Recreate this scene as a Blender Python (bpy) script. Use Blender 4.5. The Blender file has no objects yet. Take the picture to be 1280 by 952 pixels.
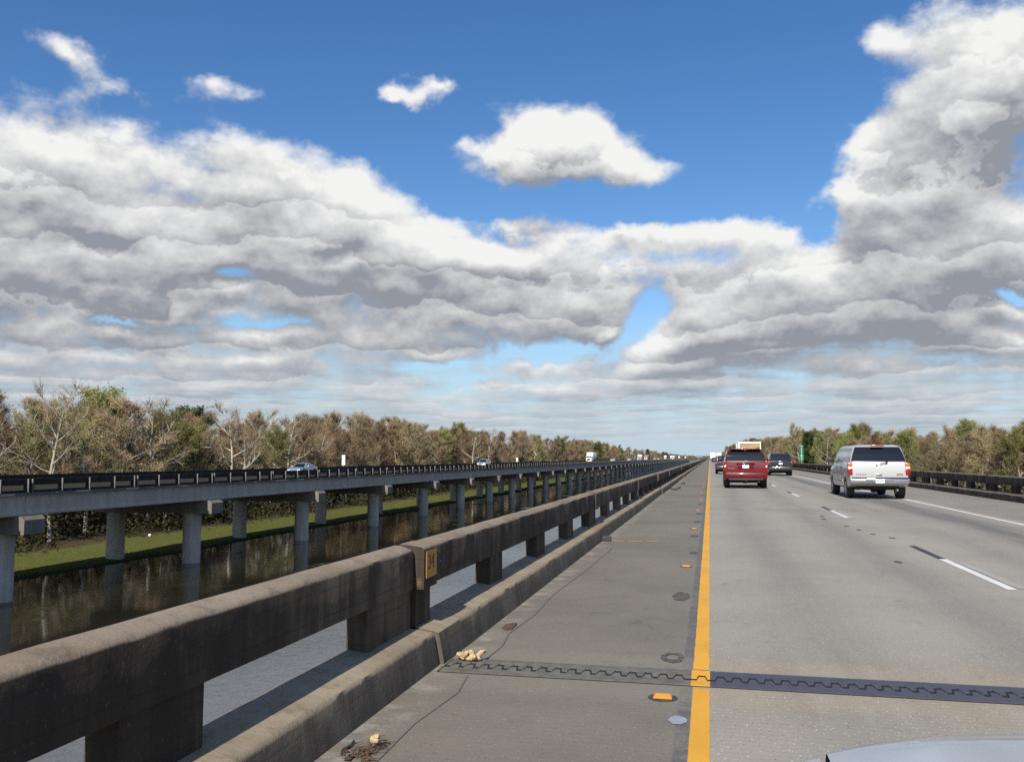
import bpy, bmesh, math, random
from mathutils import Vector, Matrix, noise as mnoise
R = math.radians
scene = bpy.context.scene
COL = scene.collection

# ------------------------------------------------------------------ camera
cam_data = bpy.data.cameras.new('camera')
cam = bpy.data.objects.new('camera', cam_data)
COL.objects.link(cam)
cam_data.sensor_fit = 'HORIZONTAL'
cam_data.sensor_width = 36.0
cam_data.lens = 36.0 * 1086.0 / 1280.0
cam_data.clip_start = 0.05
cam_data.clip_end = 20000
cam.location = (0, 0, 1.5)
cam.rotation_euler = (R(90 + 5.0255), 0, R(12.7657))
scene.camera = cam

# ------------------------------------------------------------------ light
SUN_EL, SUN_AZ = 38.0, -3.0         # almost straight behind the camera
sun_data = bpy.data.lights.new('sun', 'SUN')
sun_data.energy = 4.9
sun_data.angle = R(0.53)
sun_data.color = (1.0, 0.95, 0.86)
sun = bpy.data.objects.new('sun', sun_data)
COL.objects.link(sun)
to_sun = Vector((math.sin(R(SUN_AZ)) * math.cos(R(SUN_EL)), -math.cos(R(SUN_AZ)) * math.cos(R(SUN_EL)), math.sin(R(SUN_EL))))
sun.rotation_euler = to_sun.to_track_quat('Z', 'Y').to_euler()
sun.location = (0, 0, 60)

scene.view_settings.view_transform = 'Standard'
scene.view_settings.look = 'None'
scene.view_settings.exposure = 0.25
scene.view_settings.gamma = 1.0
scene.cycles.use_denoising = False
scene.cycles.max_bounces = 6
scene.cycles.diffuse_bounces = 3
scene.cycles.glossy_bounces = 3
scene.cycles.transparent_max_bounces = 8
scene.cycles.sample_clamp_indirect = 6.0

# ------------------------------------------------------------------ sky: Nishita with cumulus decks at real heights
world = bpy.data.worlds.new('World')
scene.world = world
world.use_nodes = True
WN, WL = world.node_tree.nodes, world.node_tree.links
for n in list(WN):
    WN.remove(n)

class NT:
    """tiny node-graph helper"""
    def __init__(s, tree):
        s.n, s.l = tree.nodes, tree.links
    def new(s, kind, **kw):
        nd = s.n.new(kind)
        for k, v in kw.items():
            setattr(nd, k, v)
        return nd
    def put(s, sock, v):
        if isinstance(v, bpy.types.NodeSocket):
            s.l.new(v, sock)
        elif v is not None:
            sock.default_value = v
    def m(s, op, a, b=None, c=None, clamp=False):
        nd = s.new('ShaderNodeMath', operation=op, use_clamp=clamp)
        s.put(nd.inputs[0], a); s.put(nd.inputs[1], b)
        if c is not None: s.put(nd.inputs[2], c)
        return nd.outputs[0]
    def vm(s, op, a, b=None, scale=None):
        nd = s.new('ShaderNodeVectorMath', operation=op)
        s.put(nd.inputs[0], a)
        if b is not None: s.put(nd.inputs[1], b)
        if scale is not None: s.put(nd.inputs['Scale'], scale)
        return nd.outputs['Value'] if op in ('LENGTH', 'DOT_PRODUCT') else nd.outputs['Vector']
    def xyz(s, x, y, z=0.0):
        nd = s.new('ShaderNodeCombineXYZ')
        s.put(nd.inputs[0], x); s.put(nd.inputs[1], y); s.put(nd.inputs[2], z)
        return nd.outputs[0]
    def sep(s, v):
        nd = s.new('ShaderNodeSeparateXYZ'); s.put(nd.inputs[0], v)
        return nd.outputs
    def noise(s, vec, scale, detail=4, rough=0.5, lac=2.0, dist=0.0, out=0, dims='3D'):
        nd = s.new('ShaderNodeTexNoise', noise_dimensions=dims)
        s.put(nd.inputs['Vector'], vec)
        for k, v in (('Scale', scale), ('Detail', detail), ('Roughness', rough), ('Lacunarity', lac), ('Distortion', dist)):
            s.put(nd.inputs[k], v)
        return nd.outputs[out]
    def ramp(s, x, lo, hi, a=0.0, b=1.0, smooth=True):
        nd = s.new('ShaderNodeMapRange', interpolation_type='SMOOTHSTEP' if smooth else 'LINEAR')
        s.put(nd.inputs[0], x)
        for i, v in enumerate((lo, hi, a, b)):
            s.put(nd.inputs[i + 1], v)
        return nd.outputs[0]
    def mix(s, f, a, b, blend='MIX'):
        nd = s.new('ShaderNodeMix', data_type='RGBA', blend_type=blend)
        s.put(nd.inputs[0], f); s.put(nd.inputs[6], a); s.put(nd.inputs[7], b)
        return nd.outputs[2]

def rgb(r, g, b):
    return (r, g, b, 1.0)

# cloud masses by bearing: (u = east/north, v = rise/run, half sizes, tilt, gain)
CLOUD_MASSES = [
    (-0.695, 0.320, 0.250, 0.078, -0.104, 0.62),
    (-0.418, 0.305, 0.120, 0.057, -0.217, 0.55),
    (-0.764, 0.226, 0.149, 0.049, 0.118, 0.25),
    (-0.246, 0.369, 0.052, 0.033, -0.104, 0.50),
    (-0.176, 0.359, 0.112, 0.055, -0.037, 0.80),
    (-0.101, 0.347, 0.074, 0.039, -0.159, 0.45),
    (-0.365, 0.426, 0.033, 0.016, -0.050, 0.50),
    (-0.308, 0.440, 0.052, 0.024, -0.026, 0.70),
    (0.284, 0.426, 0.089, 0.078, -0.495, 0.75),
    (0.259, 0.362, 0.072, 0.043, -0.202, 0.45),
    (0.188, 0.465, 0.039, 0.036, -0.556, 0.40),
    (0.255, 0.276, 0.092, 0.077, -0.041, 0.62),
    (0.184, 0.330, 0.039, 0.045, -0.149, 0.45),
    (0.154, 0.276, 0.044, 0.025, -0.115, 0.40),
    (0.245, 0.201, 0.138, 0.051, -0.115, 0.40),
    (-0.711, 0.424, 0.055, 0.026, -0.361, 0.33),
    (-0.675, 0.398, 0.032, 0.014, -0.154, 0.20),
    (-0.579, 0.412, 0.043, 0.028, -0.075, 0.44),
    (-0.536, 0.398, 0.035, 0.013, -0.094, 0.20),
    (-0.260, 0.230, 0.240, 0.048, -0.019, 0.30),
    (-0.223, 0.268, 0.066, 0.015, -0.009, 0.35),
    (-0.083, 0.251, 0.082, 0.021, -0.046, 0.30),
    (-0.572, 0.203, 0.219, 0.054, 0.051, 0.25),
    (0.117, 0.159, 0.141, 0.036, -0.067, 0.20),
    (0.017, 0.260, 0.053, 0.024, 0.034, 0.40),
    (0.073, 0.243, 0.042, 0.022, 0.027, 0.35),
    (-0.121, 0.142, 0.026, 0.015, -0.016, 0.50),
    (-0.279, 0.290, 0.047, 0.025, -0.297, -0.50),
    (0.071, 0.353, 0.068, 0.084, -0.119, -0.35),
    (-0.070, 0.164, 0.037, 0.022, 0.580, -0.75),
    (0.014, 0.150, 0.078, 0.033, 0.062, 0.35),
    (0.042, 0.199, 0.068, 0.031, 0.044, 0.30),
    (0.110, 0.195, 0.049, 0.023, -0.072, 0.25),
    (0.128, 0.245, 0.029, 0.023, 0.650, -0.50),
    (-0.186, 0.121, 0.092, 0.012, 0.111, -0.50),
    (-0.315, 0.116, 0.055, 0.011, 0.008, -0.30),
    (-0.547, 0.200, 0.043, 0.011, 0.063, -0.40),
    (0.308, 0.155, 0.027, 0.010, -0.093, -0.50),
    (-0.260, 0.093, 0.055, 0.009, 0.001, -0.30),
    (-0.092, 0.282, 0.100, 0.023, -0.051, -0.55),
    (-0.426, 0.248, 0.055, 0.008, -0.059, -0.35),
    (-0.669, 0.229, 0.055, 0.008, 0.047, -0.30),
    (-0.504, 0.153, 0.052, 0.008, 0.040, -0.40),
    (-0.242, 0.254, 0.056, 0.011, -0.206, -0.30),
    (-0.643, 0.141, 0.047, 0.007, 0.059, -0.35),
    (-0.373, 0.375, 0.056, 0.039, -0.471, -0.30),
    (-0.280, 0.388, 0.047, 0.049, 0.013, -0.20),
]

def field_group():
    """cloud density in the direction (azimuth, rise): bearings of the masses + ragged noise"""
    g = bpy.data.node_groups.new('cloud_field', 'ShaderNodeTree')
    g.interface.new_socket('az', in_out='INPUT', socket_type='NodeSocketFloat')
    g.interface.new_socket('rise', in_out='INPUT', socket_type='NodeSocketFloat')
    g.interface.new_socket('dens', in_out='OUTPUT', socket_type='NodeSocketFloat')
    g.interface.new_socket('puff', in_out='OUTPUT', socket_type='NodeSocketFloat')
    t = NT(g)
    gi, go = t.new('NodeGroupInput'), t.new('NodeGroupOutput')
    az, v = gi.outputs[0], gi.outputs[1]
    sx, cx = t.m('SINE', az), t.m('COSINE', az)
    p = t.xyz(t.m('DIVIDE', sx, v), t.m('DIVIDE', cx, v), 3.7)         # on the cloud deck
    d = t.vm('NORMALIZE', t.xyz(sx, cx, v))                             # on the sky sphere
    warp = t.vm('SUBTRACT', t.noise(d, 7.0, 5, 0.6, out=1), (0.5, 0.5, 0.5))
    q = t.vm('ADD', t.xyz(az, v, 0.0), t.vm('MULTIPLY', warp, (0.13, 0.10, 0.0)))
    low = t.ramp(v, 0.16, 0.36)
    cov = t.m('MULTIPLY_ADD', low, HIGHCOV - LOWCOV, LOWCOV)
    cov = t.m('ADD', cov, t.ramp(v, 0.62, 0.95, 0.0, 0.38))             # unseen cloud added overhead to whiten the fill light
    for (u0, v0, su, sv, tilt, gain) in CLOUD_MASSES:
        mp = t.new('ShaderNodeMapping', vector_type='TEXTURE')
        t.put(mp.inputs['Vector'], q)
        mp.inputs['Location'].default_value = (u0, v0, 0)
        mp.inputs['Rotation'].default_value = (0, 0, math.atan(tilt))
        mp.inputs['Scale'].default_value = (su * 1.9, sv * 1.9, 1)
        gr = t.new('ShaderNodeTexGradient', gradient_type='QUADRATIC_SPHERE')
        t.put(gr.inputs[0], mp.outputs[0])
        cov = t.m('MULTIPLY_ADD', gr.outputs['Fac'], gain * 1.7, cov)
    dd = t.vm('MULTIPLY', d, (1.0, 1.0, 2.6))                           # banks lie flatter than they are wide
    big = t.noise(p, 0.62, 2, 0.5)
    bank = t.noise(dd, 7.5, 4, 0.5)
    rows = t.noise(p, 1.3, 3, 0.5)
    puff = t.noise(t.vm('MULTIPLY', d, (1.0, 1.0, 1.35)), 17.0, 8, 0.60, 2.1)
    near0 = t.ramp(v, 0.04, 0.15)                                        # 0 far away, 1 near
    def add(dn, n, far_k, near_k):
        return t.m('MULTIPLY_ADD', t.m('SUBTRACT', n, 0.5), t.m('MULTIPLY_ADD', near0, near_k - far_k, far_k), dn)
    dens = add(cov, big, 0.7, 0.45)
    dens = add(dens, bank, 1.0, 1.15)
    dens = add(dens, rows, 0.6, 0.15)
    dens = add(dens, puff, 0.75, 0.90)
    t.l.new(dens, go.inputs[0])
    t.l.new(puff, go.inputs[1])
    return g

def build_sky():
    t = NT(world.node_tree)
    out = t.new('ShaderNodeOutputWorld')
    bg = t.new('ShaderNodeBackground')
    t.l.new(bg.outputs[0], out.inputs[0])
    bg.inputs['Strength'].default_value = 0.1
    sky = t.new('ShaderNodeTexSky')
    sky.sky_type = 'NISHITA'
    sky.sun_disc = False
    sky.sun_elevation = R(SUN_EL)
    sky.sun_rotation = R(180 - SUN_AZ)
    sky.air_density = 1.0
    sky.dust_density = 0.4
    sky.ozone_density = 3.0
    d = t.vm('NORMALIZE', t.new('ShaderNodeTexCoord').outputs['Generated'])
    dx, dy, dz = t.sep(d)
    z = t.m('MAXIMUM', dz, 0.004)
    flat = t.m('SQRT', t.m('ADD', t.m('MULTIPLY', dx, dx), t.m('MULTIPLY', dy, dy)))
    v = t.m('DIVIDE', z, t.m('MAXIMUM', flat, 0.02))
    az = t.m('ARCTAN2', dx, dy)
    sat = t.new('ShaderNodeHueSaturation')
    sat.inputs['Hue'].default_value = SKY_HUE
    sat.inputs['Saturation'].default_value = SKY_SAT
    sat.inputs['Value'].default_value = SKY_VAL
    t.put(sat.inputs['Color'], sky.outputs[0])
    col = sat.outputs[0]
    hz = t.ramp(v, 0.0, 0.22, 0.85, 0.0)
    col = t.mix(hz, col, rgb(3.75, 5.1, 6.3))
    fg = field_group()
    def F(step):
        n = t.new('ShaderNodeGroup'); n.node_tree = fg
        t.put(n.inputs[0], az)
        t.put(n.inputs[1], t.m('MULTIPLY_ADD', v, 1.0 + step, 0.12 * step) if step else v)
        return n.outputs
    (f0, puff), f1, f2 = F(0)[:2], F(0.05)[0], F(0.17)[0]
    al = t.ramp(f0, 0.0, 0.46)
    above = t.ramp(f2, -0.40, 0.95)                  # cloud overhead of this point keeps the sun off it
    lit = t.m('MULTIPLY_ADD', above, -0.50, 0.70)
    lit = t.m('MULTIPLY_ADD', t.m('SUBTRACT', f0, f2), 0.32, lit)
    lit = t.m('MULTIPLY_ADD', t.m('SUBTRACT', f0, f1), 1.05, lit)
    # banks stand one behind the other: each has a dim flat base and a bright top
    big = t.noise(t.vm('MULTIPLY', d, (1.0, 1.0, 2.2)), 3.6, 3, 0.55)
    ph = t.m('MULTIPLY', t.m('LOGARITHM', v, math.e), 3.3)
    ph = t.m('MULTIPLY_ADD', t.m('SUBTRACT', big, 0.5), 3.4, ph)
    ph = t.m('MULTIPLY_ADD', t.m('SUBTRACT', puff, 0.5), 1.35, ph)
    sw = t.m('FRACT', ph)
    sw = t.m('MULTIPLY', sw, t.ramp(sw, 0.90, 1.0, 1.0, 0.0))
    lit = t.m('MULTIPLY_ADD', t.m('MULTIPLY', t.m('SUBTRACT', sw, 0.5), t.ramp(f0, 0.1, 0.5)), 0.50, lit)
    lit = t.ramp(lit, -0.10, 1.18, smooth=False)
    cc = t.mix(lit, rgb(*CDARK), rgb(*CLIT))
    far = t.ramp(v, 0.01, 0.13, 0.62, 0.0)
    cc = t.mix(far, cc, rgb(4.1, 4.95, 5.75))
    al = t.m('MULTIPLY', al, t.ramp(v, 0.004, 0.030))
    col = t.mix(al, col, cc)
    t.l.new(col, bg.inputs['Color'])
    world.cycles.sampling_method = 'MANUAL'
    world.cycles.sample_map_resolution = 512

SKY_HUE, SKY_SAT, SKY_VAL = 0.505, 1.24, 1.10
LOWCOV, HIGHCOV = 0.40, -0.30
CDARK = (2.45, 2.6, 2.95)
CLIT = (7.6, 7.6, 7.5)
build_sky()

# ------------------------------------------------------------------ mesh helpers
class MB:
    """collects shapes into one mesh; every shape may carry its own material slot"""
    def __init__(s):
        s.v, s.f, s.mi = [], [], []
    def face(s, pts, mi=0):
        i = len(s.v); s.v.extend([tuple(p) for p in pts]); s.f.append(tuple(range(i, i + len(pts)))); s.mi.append(mi)
    def grid(s, rows, mi=0, close=False):
        i = len(s.v); n = len(rows[0])
        for r in rows: s.v.extend([tuple(p) for p in r])
        for a in range(len(rows) - 1):
            for b in range(n if close else n - 1):
                c = (b + 1) % n
                s.f.append((i + a * n + b, i + a * n + c, i + (a + 1) * n + c, i + (a + 1) * n + b)); s.mi.append(mi)
        return i
    def box(s, c, d, mi=0, rot=0.0, tilt=None):
        x, y, z = d[0] / 2, d[1] / 2, d[2] / 2
        M = Matrix.Rotation(rot, 3, 'Z')
        if tilt is not None: M = M @ Matrix.Rotation(tilt[1], 3, tilt[0])
        i = len(s.v)
        for p in ((-x, -y, -z), (x, -y, -z), (x, y, -z), (-x, y, -z), (-x, -y, z), (x, -y, z), (x, y, z), (-x, y, z)):
            s.v.append(tuple(M @ Vector(p) + Vector(c)))
        for q in ((0, 3, 2, 1), (4, 5, 6, 7), (0, 1, 5, 4), (1, 2, 6, 5), (2, 3, 7, 6), (3, 0, 4, 7)):
            s.f.append(tuple(i + k for k in q)); s.mi.append(mi)
    def rbox(s, c, d, r=0.02, mi=0, seg=2, taper=(1, 1)):
        bm = bmesh.new(); bmesh.ops.create_cube(bm, size=1.0)
        for v in bm.verts:
            k = taper if v.co.z > 0 else (1, 1)
            v.co = Vector((v.co.x * d[0] * k[0], v.co.y * d[1] * k[1], v.co.z * d[2]))
        bmesh.ops.bevel(bm, geom=list(bm.edges), offset=min(r, min(d) * 0.45), segments=seg, affect='EDGES', profile=0.5)
        s.add_bm(bm, c, mi)
    def add_bm(s, bm, c=(0, 0, 0), mi=0):
        i = len(s.v); bm.verts.index_update()
        for v in bm.verts: s.v.append((v.co.x + c[0], v.co.y + c[1], v.co.z + c[2]))
        for f in bm.faces: s.f.append(tuple(i + v.index for v in f.verts)); s.mi.append(mi)
        bm.free()
    def tube(s, pts, rad, n=6, mi=0, cap=True):
        pts = [Vector(p) for p in pts]; rows = []
        for k, p in enumerate(pts):
            a = pts[max(k - 1, 0)]; b = pts[min(k + 1, len(pts) - 1)]
            d = (b - a).normalized()
            u = d.orthogonal().normalized() if abs(d.z) > 0.9 else d.cross(Vector((0, 0, 1))).normalized()
            w = d.cross(u)
            r = rad[k] if isinstance(rad, (list, tuple)) else rad
            rows.append([p + (u * math.cos(2 * math.pi * j / n) + w * math.sin(2 * math.pi * j / n)) * r for j in range(n)])
        i = s.grid(rows, mi, True)
        if cap:
            s.f.append(tuple(i + j for j in reversed(range(n)))); s.mi.append(mi)
            m = i + (len(rows) - 1) * n
            s.f.append(tuple(m + j for j in range(n))); s.mi.append(mi)
    def lathe(s, prof, n=24, mi=0, axis='Z', c=(0, 0, 0)):
        rows = []
        for r, h in prof:
            row = []
            for j in range(n):
                a = 2 * math.pi * j / n
                x, y = r * math.cos(a), r * math.sin(a)
                p = (x, y, h) if axis == 'Z' else (h, x, y)
                row.append((p[0] + c[0], p[1] + c[1], p[2] + c[2]))
            rows.append(row)
        s.grid(rows, mi, True)
    def extrude(s, prof, y0, y1, mi=0, n=1, jit=0.0, rnd=None):
        """closed (x, z) profile swept along y"""
        rows = []
        for k in range(n + 1):
            y = y0 + (y1 - y0) * k / n
            rows.append([(x + (rnd.uniform(-jit, jit) if rnd else 0), y, z + (rnd.uniform(-jit, jit) if rnd else 0)) for x, z in prof])
        i = s.grid(rows, mi, True); m = len(prof)
        s.f.append(tuple(i + j for j in range(m))); s.mi.append(mi)
        q = i + n * m
        s.f.append(tuple(q + j for j in reversed(range(m)))); s.mi.append(mi)
    def plate(s, pts, off, mi=0):
        """a thin solid from a polygon, thickened along off"""
        o = Vector(off); a = [Vector(p) for p in pts]; b = [p + o for p in a]
        i = len(s.v); n = len(a)
        s.v.extend([tuple(p) for p in a + b])
        s.f.append(tuple(i + j for j in reversed(range(n)))); s.mi.append(mi)
        s.f.append(tuple(i + n + j for j in range(n))); s.mi.append(mi)
        for j in range(n):
            k = (j + 1) % n
            s.f.append((i + j, i + k, i + n + k, i + n + j)); s.mi.append(mi)
    def flip_x(s):
        s.v = [(-x, y, z) for x, y, z in s.v]
        s.f = [tuple(reversed(f)) for f in s.f]
        return s
    def mesh(s, name, mats, smooth=True, angle=38, fix=True):
        me = bpy.data.meshes.new(name)
        me.from_pydata(s.v, [], s.f)
        mats = mats if isinstance(mats, (list, tuple)) else [mats]
        for m in mats: me.materials.append(m)
        me.polygons.foreach_set('material_index', s.mi)
        if fix:
            bm = bmesh.new(); bm.from_mesh(me)
            bmesh.ops.recalc_face_normals(bm, faces=bm.faces)
            bm.to_mesh(me); bm.free()
        if smooth:
            me.shade_smooth(); me.set_sharp_from_angle(angle=R(angle))
        me.update()
        return me
    def build(s, name, mats, parent=None, **kw):
        return link(name, s.mesh(name, mats, **kw), parent)

def link(name, data, parent=None, loc=(0, 0, 0), rz=0.0, scale=None):
    o = bpy.data.objects.new(name, data)
    COL.objects.link(o)
    o.location = loc; o.rotation_euler = (0, 0, rz)
    if scale is not None: o.scale = (scale,) * 3 if isinstance(scale, (int, float)) else scale
    if parent is not None: o.parent = parent
    return o

def tag(o, label=None, cat=None, group=None, kind=None):
    if label: o['label'] = label
    if cat: o['category'] = cat
    if group: o['group'] = group
    if kind: o['kind'] = kind
    return o

def thing(name, label, cat, loc=(0, 0, 0), rz=0.0, group=None):
    return tag(link(name, None, None, loc, rz), label, cat, group)

CHILDREN = {}
def kids(o):
    return [c for c in bpy.data.objects if c.parent is o]
def snapshot(root):
    return [(c, [(g, []) for g in kids(c)]) for c in kids(root)]
def dup(root, tree, loc, rz=0.0, scale=None, label=None, group=None):
    r = root.copy(); COL.objects.link(r)
    r.location = loc; r.rotation_euler = (0, 0, rz)
    if scale is not None: r.scale = (scale,) * 3 if isinstance(scale, (int, float)) else scale
    if label: r['label'] = label
    if group: r['group'] = group
    for c, gs in tree:
        cc = c.copy(); COL.objects.link(cc); cc.parent = r
        for g, _ in gs:
            gg = g.copy(); COL.objects.link(gg); gg.parent = cc
    return r

def text_mesh(body, size, depth=0.002, align='CENTER'):
    cu = bpy.data.curves.new('lettering', 'FONT')
    cu.body = body; cu.size = size; cu.extrude = depth; cu.align_x = align; cu.align_y = 'CENTER'
    cu.resolution_u = 3
    o = bpy.data.objects.new('lettering', cu)
    COL.objects.link(o)
    dg = bpy.context.evaluated_depsgraph_get()
    me = bpy.data.meshes.new_from_object(o.evaluated_get(dg))
    bpy.data.objects.remove(o); bpy.data.curves.remove(cu)
    me.name = 'lettering'
    return me

# ------------------------------------------------------------------ materials
def mat(name, color=(0.5, 0.5, 0.5), rough=0.6, metal=0.0, build=None, **inputs):
    m = bpy.data.materials.new(name); m.use_nodes = True
    t = NT(m.node_tree)
    b = m.node_tree.nodes['Principled BSDF']
    b.inputs['Base Color'].default_value = rgb(*color)
    b.inputs['Roughness'].default_value = rough
    b.inputs['Metallic'].default_value = metal
    for k, v in inputs.items():
        b.inputs[k.replace('_', ' ')].default_value = v
    if build: build(t, b)
    return m

def coords(t):
    return t.new('ShaderNodeTexCoord').outputs['Object']
def world_pos(t):
    return t.new('ShaderNodeNewGeometry').outputs['Position']
def obj_random(t):
    return t.new('ShaderNodeObjectInfo').outputs['Random']
def bump(t, b, h, strength=0.3, dist=0.02):
    n = t.new('ShaderNodeBump')
    n.inputs['Strength'].default_value = strength; n.inputs['Distance'].default_value = dist
    t.put(n.inputs['Height'], h); t.l.new(n.outputs[0], b.inputs['Normal'])

def paint(name, color, rough=0.28, metal=0.0, dirt=0.12, coat=0.6):
    def f(t, b):
        p = coords(t)
        n = t.noise(p, 2.2, 5, 0.6)
        z = t.sep(p)[2]
        low = t.m('MULTIPLY', t.ramp(z, 0.25, 0.9, 1.0, 0.0), t.ramp(n, 0.2, 0.85))
        c = t.mix(t.m('MULTIPLY', low, dirt), rgb(*color), rgb(0.19, 0.17, 0.14))
        t.put(b.inputs['Base Color'], c)
        t.put(b.inputs['Roughness'], t.m('MULTIPLY_ADD', low, 0.25, rough))
    return mat(name, color, rough, metal, f, Coat_Weight=coat, Coat_Roughness=0.08, Specular_IOR_Level=0.5 if coat > .5 else 0.25)

def concrete(name, base, stain, streak=1.0, scale=1.0, top=None, moss=None):
    """weathered concrete: mottling, vertical run-off streaks on upright faces, tops coloured paler as if sunlit"""
    def f(t, b):
        p = world_pos(t)
        x, y, z = t.sep(p)
        n1 = t.noise(p, 0.9 * scale, 5, 0.6)
        n2 = t.noise(p, 9.0 * scale, 5, 0.65)
        st = t.noise(t.vm('MULTIPLY', p, (5.0 * scale, 5.0 * scale, 0.35 * scale)), 1.0, 5, 0.62)
        c = t.mix(t.ramp(n1, 0.25, 0.75), rgb(*base), rgb(*[k * 0.78 for k in base]))
        c = t.mix(t.m('MULTIPLY', t.ramp(st, 0.36, 0.66), streak), c, rgb(*stain))
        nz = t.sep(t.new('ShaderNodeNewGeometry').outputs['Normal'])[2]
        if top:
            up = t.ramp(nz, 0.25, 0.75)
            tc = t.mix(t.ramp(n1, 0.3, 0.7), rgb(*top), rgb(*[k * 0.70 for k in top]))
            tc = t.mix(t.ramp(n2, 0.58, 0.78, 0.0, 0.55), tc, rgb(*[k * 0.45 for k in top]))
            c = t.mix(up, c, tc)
        if moss:
            c = t.mix(t.m('MULTIPLY', t.ramp(n2, 0.5, 0.7), 0.35), c, rgb(*moss))
        c = t.mix(t.ramp(n2, 0.3, 0.8, 0.0, 0.28), c, rgb(*[k * 0.5 for k in base]))
        t.put(b.inputs['Base Color'], c)
        bump(t, b, n2, 0.35, 0.012)
    return mat(name, base, 0.88, 0, f, Specular_IOR_Level=0.25)

def old_concrete(name, base, stain, top, streak=0.95):
    """decades-old cast concrete: form-board lines, dark run-off tongues from the top, pale leach marks, lichen, rust, pits"""
    def f(t, b):
        p = world_pos(t)
        x, y, z = t.sep(p)
        n1 = t.noise(p, 1.1, 6, 0.65)
        n2 = t.noise(p, 8.0, 6, 0.7)
        n3 = t.noise(p, 42.0, 4, 0.7)
        tong = t.noise(t.xyz(t.m('MULTIPLY', x, 4.0), t.m('MULTIPLY', y, 6.5), t.m('MULTIPLY', z, 0.55)), 1.0, 6, 0.68, 2.0, 0.4)
        tong2 = t.noise(t.xyz(t.m('MULTIPLY', x, 4.0), t.m('MULTIPLY', y, 2.1), t.m('MULTIPLY', z, 0.8)), 1.0, 5, 0.6, 2.0, 0.3)
        c = t.mix(t.ramp(n1, 0.28, 0.72), rgb(*base), rgb(*[k * 0.66 for k in base]))
        c = t.mix(t.m('MULTIPLY', t.ramp(tong2, 0.36, 0.60), streak), c, rgb(*stain))
        c = t.mix(t.m('MULTIPLY', t.ramp(tong, 0.44, 0.62), streak * 0.7), c, rgb(*[k * 0.75 for k in stain]))
        c = t.mix(t.m('MULTIPLY', t.ramp(tong, 0.40, 0.30), 0.55), c, rgb(*[k * 1.75 for k in base]))
        c = t.mix(t.m('MULTIPLY', t.ramp(t.noise(p, 2.7, 5, 0.7), 0.62, 0.72), 0.5), c, rgb(base[0] * 1.5, base[1] * 1.15, base[2] * 0.8))
        brd = t.m('ABSOLUTE', t.m('SUBTRACT', t.m('FRACT', t.m('MULTIPLY', z, 6.7)), 0.5))
        c = t.mix(t.m('MULTIPLY', t.ramp(brd, 0.44, 0.49), 0.35), c, rgb(*[k * 0.6 for k in stain]))
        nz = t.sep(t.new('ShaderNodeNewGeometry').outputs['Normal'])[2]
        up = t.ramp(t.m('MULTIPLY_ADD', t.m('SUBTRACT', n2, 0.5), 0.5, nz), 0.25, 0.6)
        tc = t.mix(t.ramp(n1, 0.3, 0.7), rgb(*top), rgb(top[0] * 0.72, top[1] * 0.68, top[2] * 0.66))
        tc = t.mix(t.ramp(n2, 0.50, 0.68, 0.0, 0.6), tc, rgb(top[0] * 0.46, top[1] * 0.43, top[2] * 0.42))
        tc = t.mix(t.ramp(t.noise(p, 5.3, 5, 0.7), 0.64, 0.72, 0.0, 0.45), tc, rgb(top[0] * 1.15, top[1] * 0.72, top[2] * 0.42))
        c = t.mix(up, c, tc)  # sides darker than tops: shade and sun put into colour, besides the stains
        c = t.mix(t.ramp(n3, 0.56, 0.74, 0.0, 0.45), c, rgb(*[k * 0.4 for k in base]))
        c = t.mix(t.ramp(n3, 0.40, 0.26, 0.0, 0.22), c, rgb(*[k * 1.6 for k in top]))
        t.put(b.inputs['Base Color'], c)
        bump(t, b, t.m('ADD', t.m('MULTIPLY', n3, 0.6), n2), 0.55, 0.010)
    return mat(name, base, 0.9, 0, f, Specular_IOR_Level=0.2)

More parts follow.
